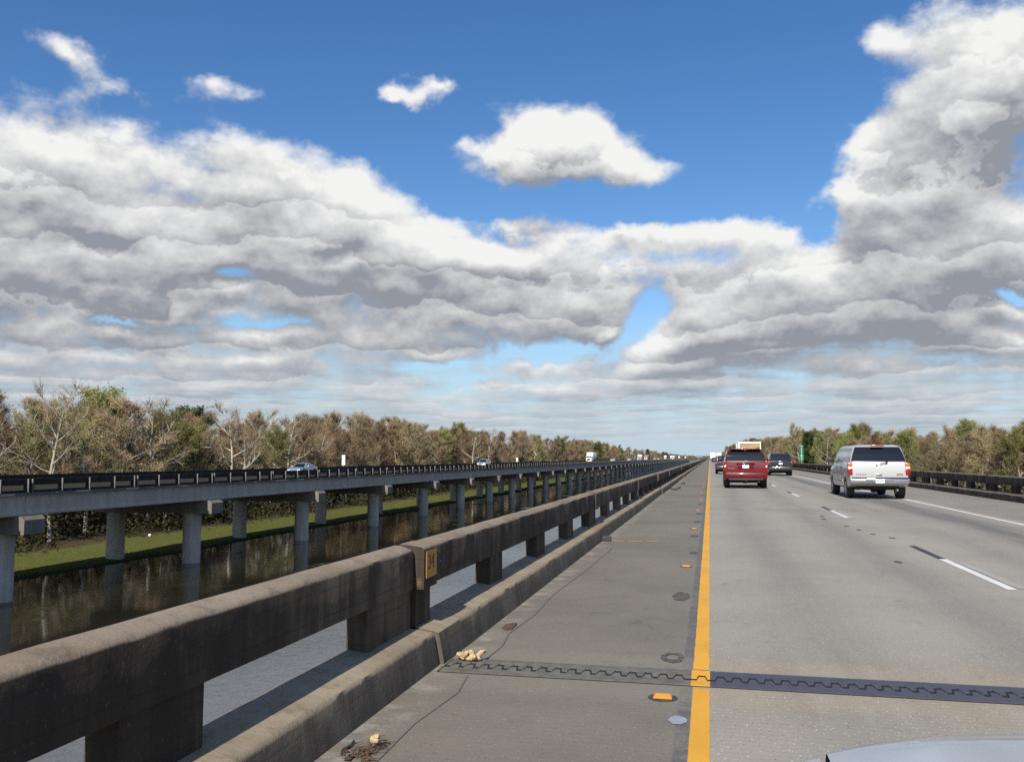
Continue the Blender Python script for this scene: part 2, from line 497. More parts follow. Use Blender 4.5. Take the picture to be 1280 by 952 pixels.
def road_build(t, b):
    p = world_pos(t)
    x, y, z = t.sep(p)
    wob = t.noise(t.vm('MULTIPLY', p, (0.6, 0.05, 1)), 1.0, 3, 0.5)
    xw = t.m('MULTIPLY_ADD', t.m('SUBTRACT', wob, 0.5), 0.5, x)
    n_big = t.noise(p, 0.45, 7, 0.66)
    n_long = t.noise(t.vm('MULTIPLY', p, (2.2, 0.12, 1)), 1.0, 5, 0.6)
    n_med = t.noise(p, 7.0, 5, 0.65)
    n_fine = t.noise(p, 95.0, 3, 0.7)
    vo = t.new('ShaderNodeTexVoronoi'); t.put(vo.inputs['Vector'], p); vo.inputs['Scale'].default_value = 62.0
    lane = t.ramp(x, -0.142, -0.132)
    c_sh = t.mix(t.ramp(n_big, 0.3, 0.7), rgb(0.192, 0.168, 0.131), rgb(0.145, 0.128, 0.102))
    c_ln = t.mix(t.ramp(n_big, 0.3, 0.7), rgb(0.325, 0.293, 0.238), rgb(0.272, 0.248, 0.207))
    # dark travelled wheel paths
    def path(x0, w):
        return t.m('EXPONENT', t.m('MULTIPLY', t.m('POWER', t.m('DIVIDE', t.m('SUBTRACT', xw, x0), w), 2.0), -1.0))
    wp = t.m('MULTIPLY', path(0.85, 0.42), 0.35)
    wp = t.m('ADD', wp, t.m('MULTIPLY', path(2.45, 0.45), 0.40))
    wp = t.m('ADD', wp, t.m('MULTIPLY', path(4.35, 0.42), 0.30))
    wp = t.m('ADD', wp, t.m('MULTIPLY', path(5.75, 0.55), 1.1))
    wp = t.m('MULTIPLY', wp, t.ramp(n_long, 0.25, 0.65, 0.45, 1.1))
    c_ln = t.mix(t.m('MINIMUM', wp, 0.9), c_ln, rgb(0.128, 0.120, 0.108))
    # far shoulder
    c_ln = t.mix(t.ramp(x, 7.05, 7.2), c_ln, t.mix(t.ramp(n_big, 0.3, 0.7), rgb(0.255, 0.230, 0.192), rgb(0.205, 0.186, 0.158)))
    c = t.mix(lane, c_sh, c_ln)
    # strip of exposed aggregate along the sawn joint beside the yellow line
    seam = t.m('MULTIPLY', t.ramp(x, -0.225, -0.205), t.ramp(x, -0.142, -0.132, 1.0, 0.0))
    c = t.mix(t.m('MULTIPLY', seam, t.ramp(n_med, 0.35, 0.65, 0.2, 0.8)), c, rgb(0.085, 0.085, 0.09))
    # tan wear either side of the expansion joint and at the construction joints every 10.15 m
    ym = t.m('SUBTRACT', y, 6.2)
    dj = t.m('ABSOLUTE', ym)
    edge = t.m('MULTIPLY_ADD', t.m('SUBTRACT', n_med, 0.5), 0.5, dj)
    band = t.ramp(edge, 0.45, 0.75, 1.0, 0.0)
    c = t.mix(t.m('MULTIPLY', band, t.m('MULTIPLY_ADD', lane, 0.15, 0.45)), c, t.mix(lane, rgb(0.225, 0.200, 0.158), rgb(0.350, 0.300, 0.222)))
    rel = t.m('PINGPONG', t.m('ADD', y, 4 * 20.3 - 26.5), 10.15)
    rb = t.m('MULTIPLY', t.ramp(t.m('MULTIPLY_ADD', t.m('SUBTRACT', n_big, 0.5), 1.4, rel), 0.2, 1.3, 1.0, 0.0), t.ramp(n_long, 0.3, 0.7))
    c = t.mix(t.m('MULTIPLY', rb, t.m('MULTIPLY', lane, 0.55)), c, rgb(0.235, 0.180, 0.130))
    # bleached run along the foot of the kerb
    kerb = t.m('MULTIPLY', t.ramp(t.m('MULTIPLY_ADD', t.m('SUBTRACT', n_med, 0.5), 0.35, x), -1.86, -1.66, 1.0, 0.0), t.ramp(t.noise(p, 3.1, 6, 0.7), 0.44, 0.62))
    c = t.mix(t.m('MULTIPLY', kerb, 0.75), c, rgb(0.30, 0.28, 0.24))
    # oil blotches, scuffs, cracks
    blot = t.ramp(t.noise(t.vm('MULTIPLY', p, (1.6, 0.8, 1)), 0.9, 6, 0.68), 0.60, 0.74)
    c = t.mix(t.m('MULTIPLY', blot, 0.5), c, rgb(0.10, 0.096, 0.088))
    sc = t.ramp(t.noise(t.vm('MULTIPLY', p, (2.0, 7.0, 1)), 1.7, 4, 0.6), 0.70, 0.76)
    c = t.mix(t.m('MULTIPLY', sc, 0.4), c, rgb(0.34, 0.33, 0.31))
    # hairline cracks and the grooves of transverse tining
    cr = t.new('ShaderNodeTexVoronoi', feature='DISTANCE_TO_EDGE'); t.put(cr.inputs['Vector'], t.vm('ADD', p, t.vm('MULTIPLY', t.noise(p, 1.5, 5, 0.7, out=1), (0.9, 0.9, 0)))); cr.inputs['Scale'].default_value = 0.33
    crack = t.m('MULTIPLY', t.ramp(cr.outputs['Distance'], 0.0015, 0.005, 1.0, 0.0), t.ramp(n_big, 0.50, 0.60))
    c = t.mix(t.m('MULTIPLY', crack, 0.55), c, rgb(0.07, 0.065, 0.058))
    tine = t.m('SINE', t.m('MULTIPLY', t.m('ADD', y, t.m('MULTIPLY', n_med, 0.03)), 92.0))
    c = t.mix(t.m('MULTIPLY', t.ramp(tine, 0.3, 1.0), 0.10), c, rgb(0.09, 0.085, 0.075))
    spat = t.ramp(t.noise(p, 1.05, 7, 0.72), 0.58, 0.70)
    c = t.mix(t.m('MULTIPLY', spat, 0.48), c, t.mix(lane, rgb(0.10, 0.092, 0.078), rgb(0.20, 0.185, 0.158)))
    # aggregate grain
    gr = t.m('MULTIPLY_ADD', lane, 0.28, 0.16)
    c = t.mix(t.m('MULTIPLY', t.ramp(n_fine, 0.55, 0.75), gr), c, rgb(0.42, 0.40, 0.36))
    c = t.mix(t.m('MULTIPLY', t.ramp(n_fine, 0.48, 0.28), gr), c, rgb(0.07, 0.066, 0.06))
    pick = t.m('GREATER_THAN', t.sep(vo.outputs['Color'])[0], 0.90)
    pk2 = t.m('LESS_THAN', t.sep(vo.outputs['Color'])[0], 0.06)
    inside = t.ramp(vo.outputs['Distance'], 0.25, 0.45, 1.0, 0.0)
    c = t.mix(t.m('MULTIPLY', t.m('MULTIPLY', pick, inside), t.m('MULTIPLY_ADD', lane, 0.5, 0.2)), c, rgb(0.52, 0.50, 0.46))
    c = t.mix(t.m('MULTIPLY', t.m('MULTIPLY', pk2, inside), 0.6), c, rgb(0.06, 0.055, 0.05))
    t.put(b.inputs['Base Color'], c)
    bump(t, b, t.m('ADD', n_fine, t.m('MULTIPLY', n_med, 0.5)), 0.25, 0.004)

def worn_paint(name, col, under, wear=0.35):
    def f(t, b):
        p = world_pos(t)
        n = t.noise(p, 14.0, 6, 0.7)
        n2 = t.noise(p, 1.3, 4, 0.6)
        c = t.mix(t.ramp(n2, 0.35, 0.7), rgb(*col), rgb(*[k * 0.86 for k in col]))
        c = t.mix(t.ramp(n, 0.60, 0.72, 0.0, wear), c, rgb(*under))
        t.put(b.inputs['Base Color'], c)
        bump(t, b, n, 0.2, 0.003)
    return mat(name, col, 0.6, 0, f)

def speckled(name, a, bcol, scale, rough=0.9, lo=0.35, hi=0.65, detail=5):
    def f(t, b):
        n = t.noise(world_pos(t), scale, detail, 0.65)
        t.put(b.inputs['Base Color'], t.mix(t.ramp(n, lo, hi), rgb(*a), rgb(*bcol)))
        bump(t, b, n, 0.4, 0.02)
    return mat(name, a, rough, 0, f)

def foliage(name, a, bcol, scale=0.35, hue=0.07, trans=0.25):
    """twig or leaf colour: varies from clump to clump and from tree to tree"""
    def f(t, b):
        p = world_pos(t)
        n = t.noise(p, scale, 4, 0.7)
        c = t.mix(t.ramp(n, 0.30, 0.70), rgb(*a), rgb(*bcol))
        r = obj_random(t)
        h = t.new('ShaderNodeHueSaturation')
        t.put(h.inputs['Hue'], t.m('MULTIPLY_ADD', t.m('FRACT', t.m('MULTIPLY', r, 7.31)), hue * 0.5, 0.5 - hue * 0.25))
        t.put(h.inputs['Value'], t.m('MULTIPLY_ADD', r, 0.62, 0.68))
        t.put(h.inputs['Color'], c)
        t.put(b.inputs['Base Color'], h.outputs[0])
    m = mat(name, a, 0.9, 0, f, Specular_IOR_Level=0.1)
    return m

def bark_build(a, bcol):
    def f(t, b):
        p = coords(t)
        n = t.noise(t.vm('MULTIPLY', p, (3, 3, 0.5)), 1.0, 5, 0.6)
        c = t.mix(t.ramp(n, 0.3, 0.7), rgb(*a), rgb(*bcol))
        h = t.new('ShaderNodeHueSaturation')
        t.put(h.inputs['Value'], t.m('MULTIPLY_ADD', obj_random(t), 0.6, 0.65))
        t.put(h.inputs['Color'], c)
        t.put(b.inputs['Base Color'], h.outputs[0])
    return f

def water_build(t, b):
    p = world_pos(t)
    x, y, z = t.sep(p)
    w1 = t.noise(t.vm('MULTIPLY', p, (1.0, 0.75, 1)), 2.3, 4, 0.6)
    w2 = t.noise(t.vm('MULTIPLY', p, (1.0, 0.6, 1)), 9.0, 3, 0.6)
    calm = t.ramp(x, -30.0, -12.0, 0.05, 1.0)
    patch = t.ramp(t.noise(p, 0.06, 3, 0.5), 0.35, 0.65, 0.45, 1.0)
    calm = t.m('MULTIPLY', calm, patch)
    scum_n = t.noise(t.vm('MULTIPLY', p, (0.35, 0.13, 1)), 1.0, 6, 0.62)
    band = t.m('MULTIPLY', t.ramp(x, -47.0, -41.0), t.ramp(x, -34.0, -24.0, 1.0, 0.0))
    scum = t.m('MULTIPLY', t.ramp(scum_n, 0.58, 0.72), band)
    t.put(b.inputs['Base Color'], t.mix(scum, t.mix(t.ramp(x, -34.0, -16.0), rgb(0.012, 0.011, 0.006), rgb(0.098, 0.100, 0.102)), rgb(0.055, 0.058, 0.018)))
    t.put(b.inputs['Roughness'], t.m('MULTIPLY_ADD', scum, 0.6, 0.06))
    h = t.m('ADD', w1, t.m('MULTIPLY', w2, 0.35))
    n = t.new('ShaderNodeBump')
    t.put(n.inputs['Strength'], t.m('MULTIPLY', calm, 0.5)); n.inputs['Distance'].default_value = 0.13
    t.put(n.inputs['Height'], h); t.l.new(n.outputs[0], b.inputs['Normal'])

def bank_build(t, b):
    p = world_pos(t)
    x, y, z = t.sep(p)
    n = t.noise(p, 0.35, 6, 0.65)
    n2 = t.noise(p, 3.0, 5, 0.7)
    g = t.mix(t.ramp(n2, 0.3, 0.7), rgb(0.118, 0.124, 0.030), rgb(0.074, 0.082, 0.022))
    g = t.mix(t.ramp(n, 0.55, 0.75, 0.0, 0.6), g, rgb(0.120, 0.110, 0.040))
    lit = t.mix(t.ramp(n2, 0.3, 0.7), rgb(0.055, 0.042, 0.024), rgb(0.085, 0.062, 0.035))
    xx = t.m('MULTIPLY_ADD', t.m('SUBTRACT', n, 0.5), 9.0, x)
    wood = t.m('MAXIMUM', t.ramp(xx, -59.3, -57.2, 1.0, 0.0), t.ramp(xx, 16.0, 20.0))
    c = t.mix(wood, g, lit)
    mud = t.ramp(z, -7.18, -7.02, 1.0, 0.0)
    c = t.mix(mud, c, rgb(0.035, 0.034, 0.018))
    t.put(b.inputs['Base Color'], c)
    bump(t, b, n2, 0.6, 0.15)

M = {}
M['road'] = mat('road_concrete', (0.24, 0.23, 0.2), 0.82, 0, road_build, Specular_IOR_Level=0.35)
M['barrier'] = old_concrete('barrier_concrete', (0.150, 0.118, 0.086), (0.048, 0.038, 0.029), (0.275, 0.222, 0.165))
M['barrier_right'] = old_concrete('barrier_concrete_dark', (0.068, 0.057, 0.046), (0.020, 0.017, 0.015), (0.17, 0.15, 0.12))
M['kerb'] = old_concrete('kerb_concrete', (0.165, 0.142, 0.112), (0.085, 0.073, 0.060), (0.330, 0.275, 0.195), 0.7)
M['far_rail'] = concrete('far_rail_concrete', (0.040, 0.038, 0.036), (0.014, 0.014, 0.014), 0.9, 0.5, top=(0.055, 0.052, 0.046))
M['rail_end'] = concrete('rail_post_concrete', (0.25, 0.235, 0.21), (0.12, 0.115, 0.105), 0.4, 0.5)  # post edges paler than the rail: sunlight put into the colour
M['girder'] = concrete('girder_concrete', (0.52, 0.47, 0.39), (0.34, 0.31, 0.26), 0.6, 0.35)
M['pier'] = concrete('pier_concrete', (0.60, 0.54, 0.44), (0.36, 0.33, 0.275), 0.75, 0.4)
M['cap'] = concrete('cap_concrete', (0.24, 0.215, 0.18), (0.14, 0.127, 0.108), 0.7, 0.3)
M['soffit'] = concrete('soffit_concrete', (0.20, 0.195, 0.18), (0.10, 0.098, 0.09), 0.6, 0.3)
M['old_deck'] = mat('old_deck_surface', (0.042, 0.04, 0.036), 1.0, 0, None, Specular_IOR_Level=0.0)
M['patch'] = speckled('bare_concrete_patch', (0.46, 0.45, 0.43), (0.34, 0.33, 0.31), 3.0)
M['yellow'] = worn_paint('yellow_paint', (0.70, 0.345, 0.022), (0.33, 0.20, 0.08), 0.5)
M['white_line'] = worn_paint('white_road_paint', (0.72, 0.71, 0.66), (0.35, 0.33, 0.30), 0.35)
M['white_worn'] = worn_paint('faded_white_paint', (0.36, 0.345, 0.31), (0.25, 0.235, 0.21), 0.9)
M['black_line'] = worn_paint('black_road_tape', (0.035, 0.034, 0.034), (0.12, 0.115, 0.105), 0.6)
M['orange_worn'] = worn_paint('faded_orange_paint', (0.36, 0.215, 0.075), (0.15, 0.135, 0.11), 1.0)
M['bitumen'] = speckled('bitumen', (0.022, 0.022, 0.022), (0.060, 0.058, 0.055), 30.0, 0.7)
M['scar'] = speckled('adhesive_scar', (0.045, 0.043, 0.040), (0.11, 0.10, 0.09), 22.0, 0.9)
M['grey_patch'] = speckled('pale_grey_patch', (0.30, 0.33, 0.37), (0.24, 0.26, 0.29), 8.0, 0.6)
M['joint_lane'] = speckled('joint_steel_blue', (0.062, 0.066, 0.092), (0.050, 0.048, 0.056), 9.0, 0.6, 0.3, 0.75, 7)
M['joint_shoulder'] = speckled('joint_steel_dusty', (0.150, 0.136, 0.112), (0.085, 0.080, 0.070), 9.0, 0.85, 0.35, 0.7, 7)
M['joint_gap'] = mat('joint_gap', (0.008, 0.008, 0.008), 0.9)
M['amber'] = mat('amber_reflector', (0.68, 0.27, 0.02), 0.3)
M['blue_line'] = speckled('blue_grey_line', (0.080, 0.088, 0.105), (0.125, 0.120, 0.112), 9.0, 0.8)
M['plate_yellow'] = worn_paint('yellow_number_plate', (0.50, 0.25, 0.03), (0.22, 0.12, 0.04), 0.7)
M['black'] = mat('black_paint', (0.015, 0.015, 0.015), 0.5)
M['chalk'] = speckled('chalk_marks', (0.15, 0.15, 0.155), (0.10, 0.10, 0.10), 20.0)
M['foam'] = speckled('cream_foam', (0.56, 0.44, 0.25), (0.36, 0.26, 0.13), 26.0)
M['twig_litter'] = speckled('dead_twigs', (0.055, 0.035, 0.022), (0.16, 0.085, 0.045), 25.0)
M['leaf_rust'] = speckled('rust_scrap', (0.12, 0.055, 0.035), (0.06, 0.035, 0.025), 25.0)
M['rubber'] = speckled('tyre_rubber', (0.016, 0.016, 0.016), (0.030, 0.029, 0.028), 12.0, 0.8)
M['rim'] = mat('alloy_rim', (0.50, 0.50, 0.50), 0.35, 0.8)
M['glass'] = mat('tinted_glass', (0.006, 0.008, 0.012), 0.04, 0.0, None, Specular_IOR_Level=0.6)
M['glass_side'] = mat('side_glass', (0.03, 0.045, 0.065), 0.03, 0.0, None, Specular_IOR_Level=0.9)
M['trim'] = mat('dark_trim', (0.020, 0.020, 0.022), 0.55)
M['under'] = mat('underbody', (0.012, 0.012, 0.012), 0.85)
M['chrome'] = mat('chrome', (0.72, 0.72, 0.73), 0.16, 1.0)
M['bumper_silver'] = mat('bumper_silver', (0.50, 0.51, 0.52), 0.25, 0.85)
M['lamp_red'] = mat('red_lamp', (0.30, 0.008, 0.010), 0.2)
M['lamp_amber'] = mat('amber_lamp', (0.48, 0.15, 0.03), 0.2)
M['lamp_clear'] = mat('clear_lamp', (0.75, 0.75, 0.72), 0.1)
M['number_plate'] = mat('number_plate', (0.74, 0.75, 0.76), 0.4)
M['plate_ink'] = mat('plate_lettering', (0.10, 0.14, 0.30), 0.5)
M['silver'] = paint('silver_body', (0.50, 0.495, 0.47), 0.30, 0.3, 0.05)
M['champagne'] = paint('pale_silver_body', (0.50, 0.53, 0.56), 0.25, 0.5, 0.1)
M['red'] = paint('dark_red_body', (0.115, 0.004, 0.009), 0.35, 0.0, 0.02, 0.25)
M['dark_green'] = paint('dark_green_body', (0.012, 0.021, 0.020), 0.22, 0.1, 0.12)
M['charcoal'] = paint('charcoal_body', (0.020, 0.023, 0.030), 0.22, 0.2, 0.1)
M['grey_blue'] = paint('grey_blue_body', (0.28, 0.33, 0.38), 0.25, 0.4, 0.1)
M['white_paint'] = paint('white_body', (0.80, 0.80, 0.79), 0.3, 0.0, 0.08)
M['cargo_tan'] = speckled('tan_cargo_panel', (0.40, 0.245, 0.125), (0.30, 0.19, 0.10), 1.2, 0.6)
M['cargo_red'] = paint('red_trailer', (0.35, 0.02, 0.02), 0.35)
M['sign_green'] = mat('sign_green', (0.005, 0.135, 0.070), 0.4)
M['sign_white'] = mat('sign_white', (0.80, 0.80, 0.78), 0.4)
M['steel'] = mat('galvanised_steel', (0.32, 0.33, 0.34), 0.5, 0.6)
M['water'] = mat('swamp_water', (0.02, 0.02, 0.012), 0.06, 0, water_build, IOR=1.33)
M['bank'] = mat('bank_ground', (0.09, 0.12, 0.02), 0.95, 0, bank_build, Specular_IOR_Level=0.1)
M['grass'] = foliage('grass_blades', (0.128, 0.134, 0.032), (0.078, 0.088, 0.022), 0.8, 0.0)
M['twig_brown'] = foliage('brown_twigs', (0.300, 0.218, 0.132), (0.215, 0.152, 0.092))
M['twig_tan'] = foliage('tan_twigs', (0.335, 0.268, 0.165), (0.245, 0.194, 0.118))
M['twig_olive'] = foliage('olive_twigs', (0.262, 0.240, 0.105), (0.195, 0.174, 0.078))
M['bud_green'] = foliage('spring_leaves', (0.215, 0.235, 0.065), (0.160, 0.172, 0.052))
M['bud_rust'] = foliage('rust_buds', (0.290, 0.185, 0.100), (0.230, 0.150, 0.085))
M['evergreen'] = foliage('evergreen_leaves', (0.065, 0.088, 0.028), (0.042, 0.058, 0.020), 0.5)
M['under_leaf'] = foliage('undergrowth_leaves', (0.040, 0.042, 0.017), (0.038, 0.030, 0.017), 0.3)
M['far_wood'] = foliage('far_wood_foliage', (0.240, 0.195, 0.120), (0.190, 0.168, 0.090), 0.05)
M['bark_pale'] = mat('pale_bark', (0.4, 0.36, 0.3), 0.9, 0, bark_build((0.56, 0.50, 0.41), (0.38, 0.33, 0.26)))
M['bark_brown'] = mat('brown_bark', (0.2, 0.15, 0.1), 0.9, 0, bark_build((0.34, 0.28, 0.21), (0.20, 0.16, 0.115)))

# ------------------------------------------------------------------ ground, water, banks
WATER_Z = -7.2
def build_ground():
    mb = MB(); mb.face([(-6000, -600, WATER_Z), (6000, -600, WATER_Z), (6000, 9000, WATER_Z), (-6000, 9000, WATER_Z)])
    tag(mb.build('water', M['water']), kind='structure')
    rnd = random.Random(5)
    def bank(name, prof):
        ys = [-200 + 6 * k for k in range(150)] + [700 + 60 * k for k in range(1, 40)] + [3200 + 600 * k for k in range(1, 10)]
        rows = []
        for y in ys:
            row = []
            for x, z in prof:
                w = mnoise.noise(Vector((x * 0.05, y * 0.06, 1.3)))
                zz = z + (0.16 * mnoise.noise(Vector((x * 0.25, y * 0.25, 7.7))) if abs(x) < 400 else 0)
                row.append((x + (2.2 * w if abs(x) < 200 else 0), y, zz))
            rows.append(row)
        mb = MB(); mb.grid(rows)
        tag(mb.build(name, M['bank'], angle=80), kind='structure')
    bank('left_bank', [(-44, -7.7), (-47, -7.25), (-49.5, -7.0), (-52, -6.88), (-55, -6.78), (-58, -6.68), (-62, -6.6), (-68, -6.55), (-80, -6.5), (-150, -6.4), (-6000, -6.4)])
    bank('right_bank', [(13, -7.7), (16, -7.25), (18.5, -7.0), (22, -6.85), (28, -6.7), (36, -6.6), (60, -6.5), (150, -6.4), (6000, -6.4)])
    mb = MB()
    for k in range(9000):
        y = 40 + 260 * rnd.random() ** 1.5
        x = -48.5 - 9.5 * rnd.random()
        z = -7.12 + 0.034 * (-46 - x) if x > -56 else -6.78
        for j in range(2):
            a = rnd.uniform(0, 6.28); h = rnd.uniform(0.04, 0.12); w = 0.06
            px, py = x + rnd.uniform(-.2, .2), y + rnd.uniform(-.2, .2)
            mb.face([(px - w * math.cos(a), py - w * math.sin(a), z - .05), (px + w * math.cos(a), py + w * math.sin(a), z - .05), (px + rnd.uniform(-.1, .1), py + rnd.uniform(-.1, .1), z + h)])
    tag(mb.build('grass', M['grass'], smooth=False, fix=False), kind='stuff')
build_ground()

# ------------------------------------------------------------------ the carriageway
ROAD_L, ROAD_R = -2.31, 10.38
Y_END = 2600.0
def build_road():
    mb = MB()
    prof = [(ROAD_L, 0.0), (ROAD_R, 0.0), (ROAD_R, -0.24), (9.6, -0.26), (9.6, -1.45), (9.2, -1.45), (9.2, -0.26), (-1.1, -0.26), (-1.1, -1.45), (-1.5, -1.45), (-1.5, -0.26), (ROAD_L, -0.24)]
    ys = [-40, 0, 20, 60, 150, 400, 900, Y_END]
    rows = [[(x, y, z) for x, z in prof] for y in ys]
    mb.grid(rows, 0, True)
    tag(mb.build('road', [M['road']]), kind='structure')
    def strip(name, m, x0, x1, y0, y1, z=0.004, wob=0.0, step=0.6, seed=1):
        rnd = random.Random(seed); mb = MB(); rows = []
        n = max(1, int(min(y1 - y0, 40) / step)) if wob else 1
        ys = [y0 + (min(y1, y0 + 40) - y0) * k / n for k in range(n + 1)]
        if y1 > ys[-1] + 0.01: ys.append(y1)
        for y in ys:
            j = rnd.uniform(-wob, wob); j2 = rnd.uniform(-wob, wob)
            rows.append([(x0 + j, y, z), (x1 + j2, y, z)])
        mb.grid(rows)
        return tag(mb.build(name, m, smooth=False), kind='structure')
    # solid yellow edge line; over the joint it lies on the steel
    strip('yellow_line', M['yellow'], -0.135, -0.028, -2.0, 5.93, 0.004, 0.0035, 0.10, 3)
    strip('yellow_line', M['yellow'], -0.142, -0.030, 6.45, Y_END, 0.004, 0.0035, 0.10, 4)
    strip('white_edge_line', M['white_line'], 6.76, 6.87, -2.0, Y_END, 0.004, 0.004, 0.5, 5)
    # skip line: about 3 m dashes on a 12.2 m cycle, each led by a strip of black contrast tape
    for k in range(-1, 60):
        y = 11.05 + 12.15 * k
        s = 3.08
        strip('lane_dash', M['white_line'], 3.28, 3.385, y, y + s, 0.004, 0.003, 0.3, 50 + k)
        if k < 20:
            strip('contrast_tape', M['black_line'], 3.28, 3.385, y + s, y + s + 2.0, 0.004, 0.003, 0.3, 150 + k)
            strip('old_lane_dash', M['white_worn'], 3.42, 3.53, y + 0.1, y + s - 0.3, 0.0045, 0.01, 0.2, 250 + k)
    # short faded ticks on the far shoulder
    for k, y in enumerate((33.0, 34.6, 37.2, 40.6, 46.0, 48.3)):
        strip('shoulder_tick', M['white_worn'], 9.05 + 0.05 * (k % 2), 9.75, y, y + 0.16, 0.004, 0.0, 1, 400 + k)
    # broken orange marks at the construction joint
    for x0, x1 in ((-1.80, -1.52), (-1.46, -1.20), (-1.13, -0.92)):
        strip('orange_mark', M['orange_worn'], x0, x1, 15.75 + 0.12 * (x0 + 1.8), 15.93 + 0.12 * (x0 + 1.8), 0.004, 0.015, 0.05, int(x0 * 100))
    # transverse construction joints on the shoulder
    mb = MB(); rnd = random.Random(8); rows = []
    pts = [(-1.70, 1.5), (-1.66, 3.0), (-1.635, 4.2), (-1.655, 4.8), (-1.60, 5.5), (-1.655, 5.92)]
    pts2 = [(-1.655, 6.46), (-1.64, 6.9), (-1.70, 7.4), (-1.66, 8.3), (-1.70, 9.6), (-1.64, 11.5), (-1.6, 14.5)]
    for seg in (pts, pts2):
        mb.grid([[(x - 0.005 + rnd.uniform(-.003, .003), y, 0.004), (x + 0.005 + rnd.uniform(-.003, .003), y, 0.004)] for x, y in seg])
    tag(mb.build('shoulder_line', M['blue_line'], smooth=False), kind='structure')
    # pale patch by the yellow line and dark scars of lost reflectors
    def blob(name, m, x, y, rx, ry, seed, z=0.005, hole=0.0):
        rnd = random.Random(seed); mb = MB(); n = 22
        ring = [(1 + rnd.uniform(-.12, .12)) for _ in range(n)]
        if hole:
            mb.grid([[(x + rx * r * math.cos(6.2832 * k / n), y + ry * r * math.sin(6.2832 * k / n), z) for k, r in enumerate(ring)],
                     [(x + rx * hole * r * math.cos(6.2832 * k / n), y + 0.01 + ry * hole * r * math.sin(6.2832 * k / n), z) for k, r in enumerate(ring)]], 0, True)
        else:
            mb.face([(x + rx * r * math.cos(6.2832 * k / n), y + ry * r * math.sin(6.2832 * k / n), z) for k, r in enumerate(ring)])
        return tag(mb.build(name, m, smooth=False), kind='structure')
    blob('pale_patch', M['grey_patch'], -0.207, 5.21, 0.050, 0.085, 6)
    blob('reflector_scar', M['scar'], -0.30, 6.80, 0.085, 0.17, 3, hole=0.55)
    for k, (x, y, rx, ry) in enumerate(((-0.33, 9.75, .09, .30), (-0.27, 14.2, .07, .16), (-0.31, 17.2, .07, .2), (-0.31, 21.0, .08, .3), (-0.3, 24.0, .08, .3), (-0.32, 29.0, .08, .3), (-.3, 36, .08, .3), (-.3, 43, .08, .4),
                                       (2.62, 13.6, .05, .14), (3.0, 19.4, .05, .12), (2.9, 20.4, .06, .12), (3.1, 18.4, .05, .10), (3.3, 17.6, .06, .1), (2.7, 22.6, .05, .2), (2.78, 23.7, .05, .2))):
        blob('road_scar', M['scar'], x, y, rx, ry, 20 + k)
build_road()

# ------------------------------------------------------------------ expansion joint
def build_joint():
    j = thing('expansion_joint', 'steel finger expansion joint crossing the whole road just ahead of the bonnet', 'expansion joint', (0, 6.19, 0))
    mb = MB(); mb.box((4.0, 0, 0.003), (11.8, 0.40, 0.006)); mb.build('gap_seal', M['joint_gap'], j)
    def plates(name, m, x0, x1, z):
        per, a = 0.105, 0.050
        # zigzag centre line of trapezoid fingers
        xs = []; x = x0
        line = []
        while x < x1 - 1e-6:
            for fx, s in ((0.0, -1), (0.34, -1), (0.5, 1), (0.84, 1)):
                xx = x + fx * per
                if xx < x1: line.append((xx, s * a))
            x += per
        line.append((x1, -a))
        g = 0.036
        for sgn in (-1, 1):
            edge = [(px, py + sgn * g) for px, py in line]
            mb = MB()
            for k in range(len(edge) - 1):
                (ax, ay), (bx, by) = edge[k], edge[k + 1]
                if bx - ax < 1e-5: continue
                mb.plate([(ax, ay, 0.006), (bx, by, 0.006), (bx, sgn * 0.20, 0.006), (ax, sgn * 0.20, 0.006)], (0, 0, z - 0.006))
            mb.build(name, m, j, smooth=False)
    plates('shoulder_plate', M['joint_shoulder'], -1.88, -0.150, 0.012)
    plates('yellow_plate', M['yellow'], -0.150, -0.026, 0.0125)
    plates('lane_plate', M['joint_lane'], -0.026, 9.9, 0.012)
build_joint()

# ------------------------------------------------------------------ raised reflectors
def build_markers():
    r = thing('road_reflector', 'nearest amber road reflector in a black bitumen ring beside the yellow line', 'road reflector', (-0.315, 5.67, 0), 0, 'amber reflectors along the yellow line')
    mb = MB(); n = 20
    mb.lathe([(0.0, 0.007), (0.088, 0.007), (0.106, 0.0035), (0.110, 0.001)], 22); pad = mb.build('bitumen_pad', M['bitumen'], r)
    pad.scale = (0.85, 0.85, 1)
    mb = MB()
    mb.plate([(-.058, -.05, .008), (.058, -.05, .008), (.058, .05, .008), (-.058, .05, .008)], (0, 0, 0.002))
    i = len(mb.v)
    mb.grid([[(-.058, -.05, .010), (.058, -.05, .010)], [(-.045, -.012, .026), (.045, -.012, .026)], [(-.045, .012, .026), (.045, .012, .026)], [(-.058, .05, .010), (.058, .05, .010)]])
    mb.face([(-.058, -.05, .010), (-.045, -.012, .026), (-.045, .012, .026), (-.058, .05, .010)]); mb.face([(.058, -.05, .010), (.045, -.012, .026), (.045, .012, .026), (.058, .05, .010)])
    mb.build('reflector_lens', M['amber'], r)
    t = snapshot(r)
    labs = {12.38: 'second amber road reflector, the one on the shoulder before the grey smear', 18.9: 'third amber road reflector along the yellow line'}
    for y in (12.38, 18.9, 25.2, 31.6, 38.0, 44.4, 50.8):
        dup(r, t, (-0.345, y, 0), 0, 0.95, labs.get(y, 'small distant amber road reflector on the shoulder edge beyond the third one'), None)
build_markers()

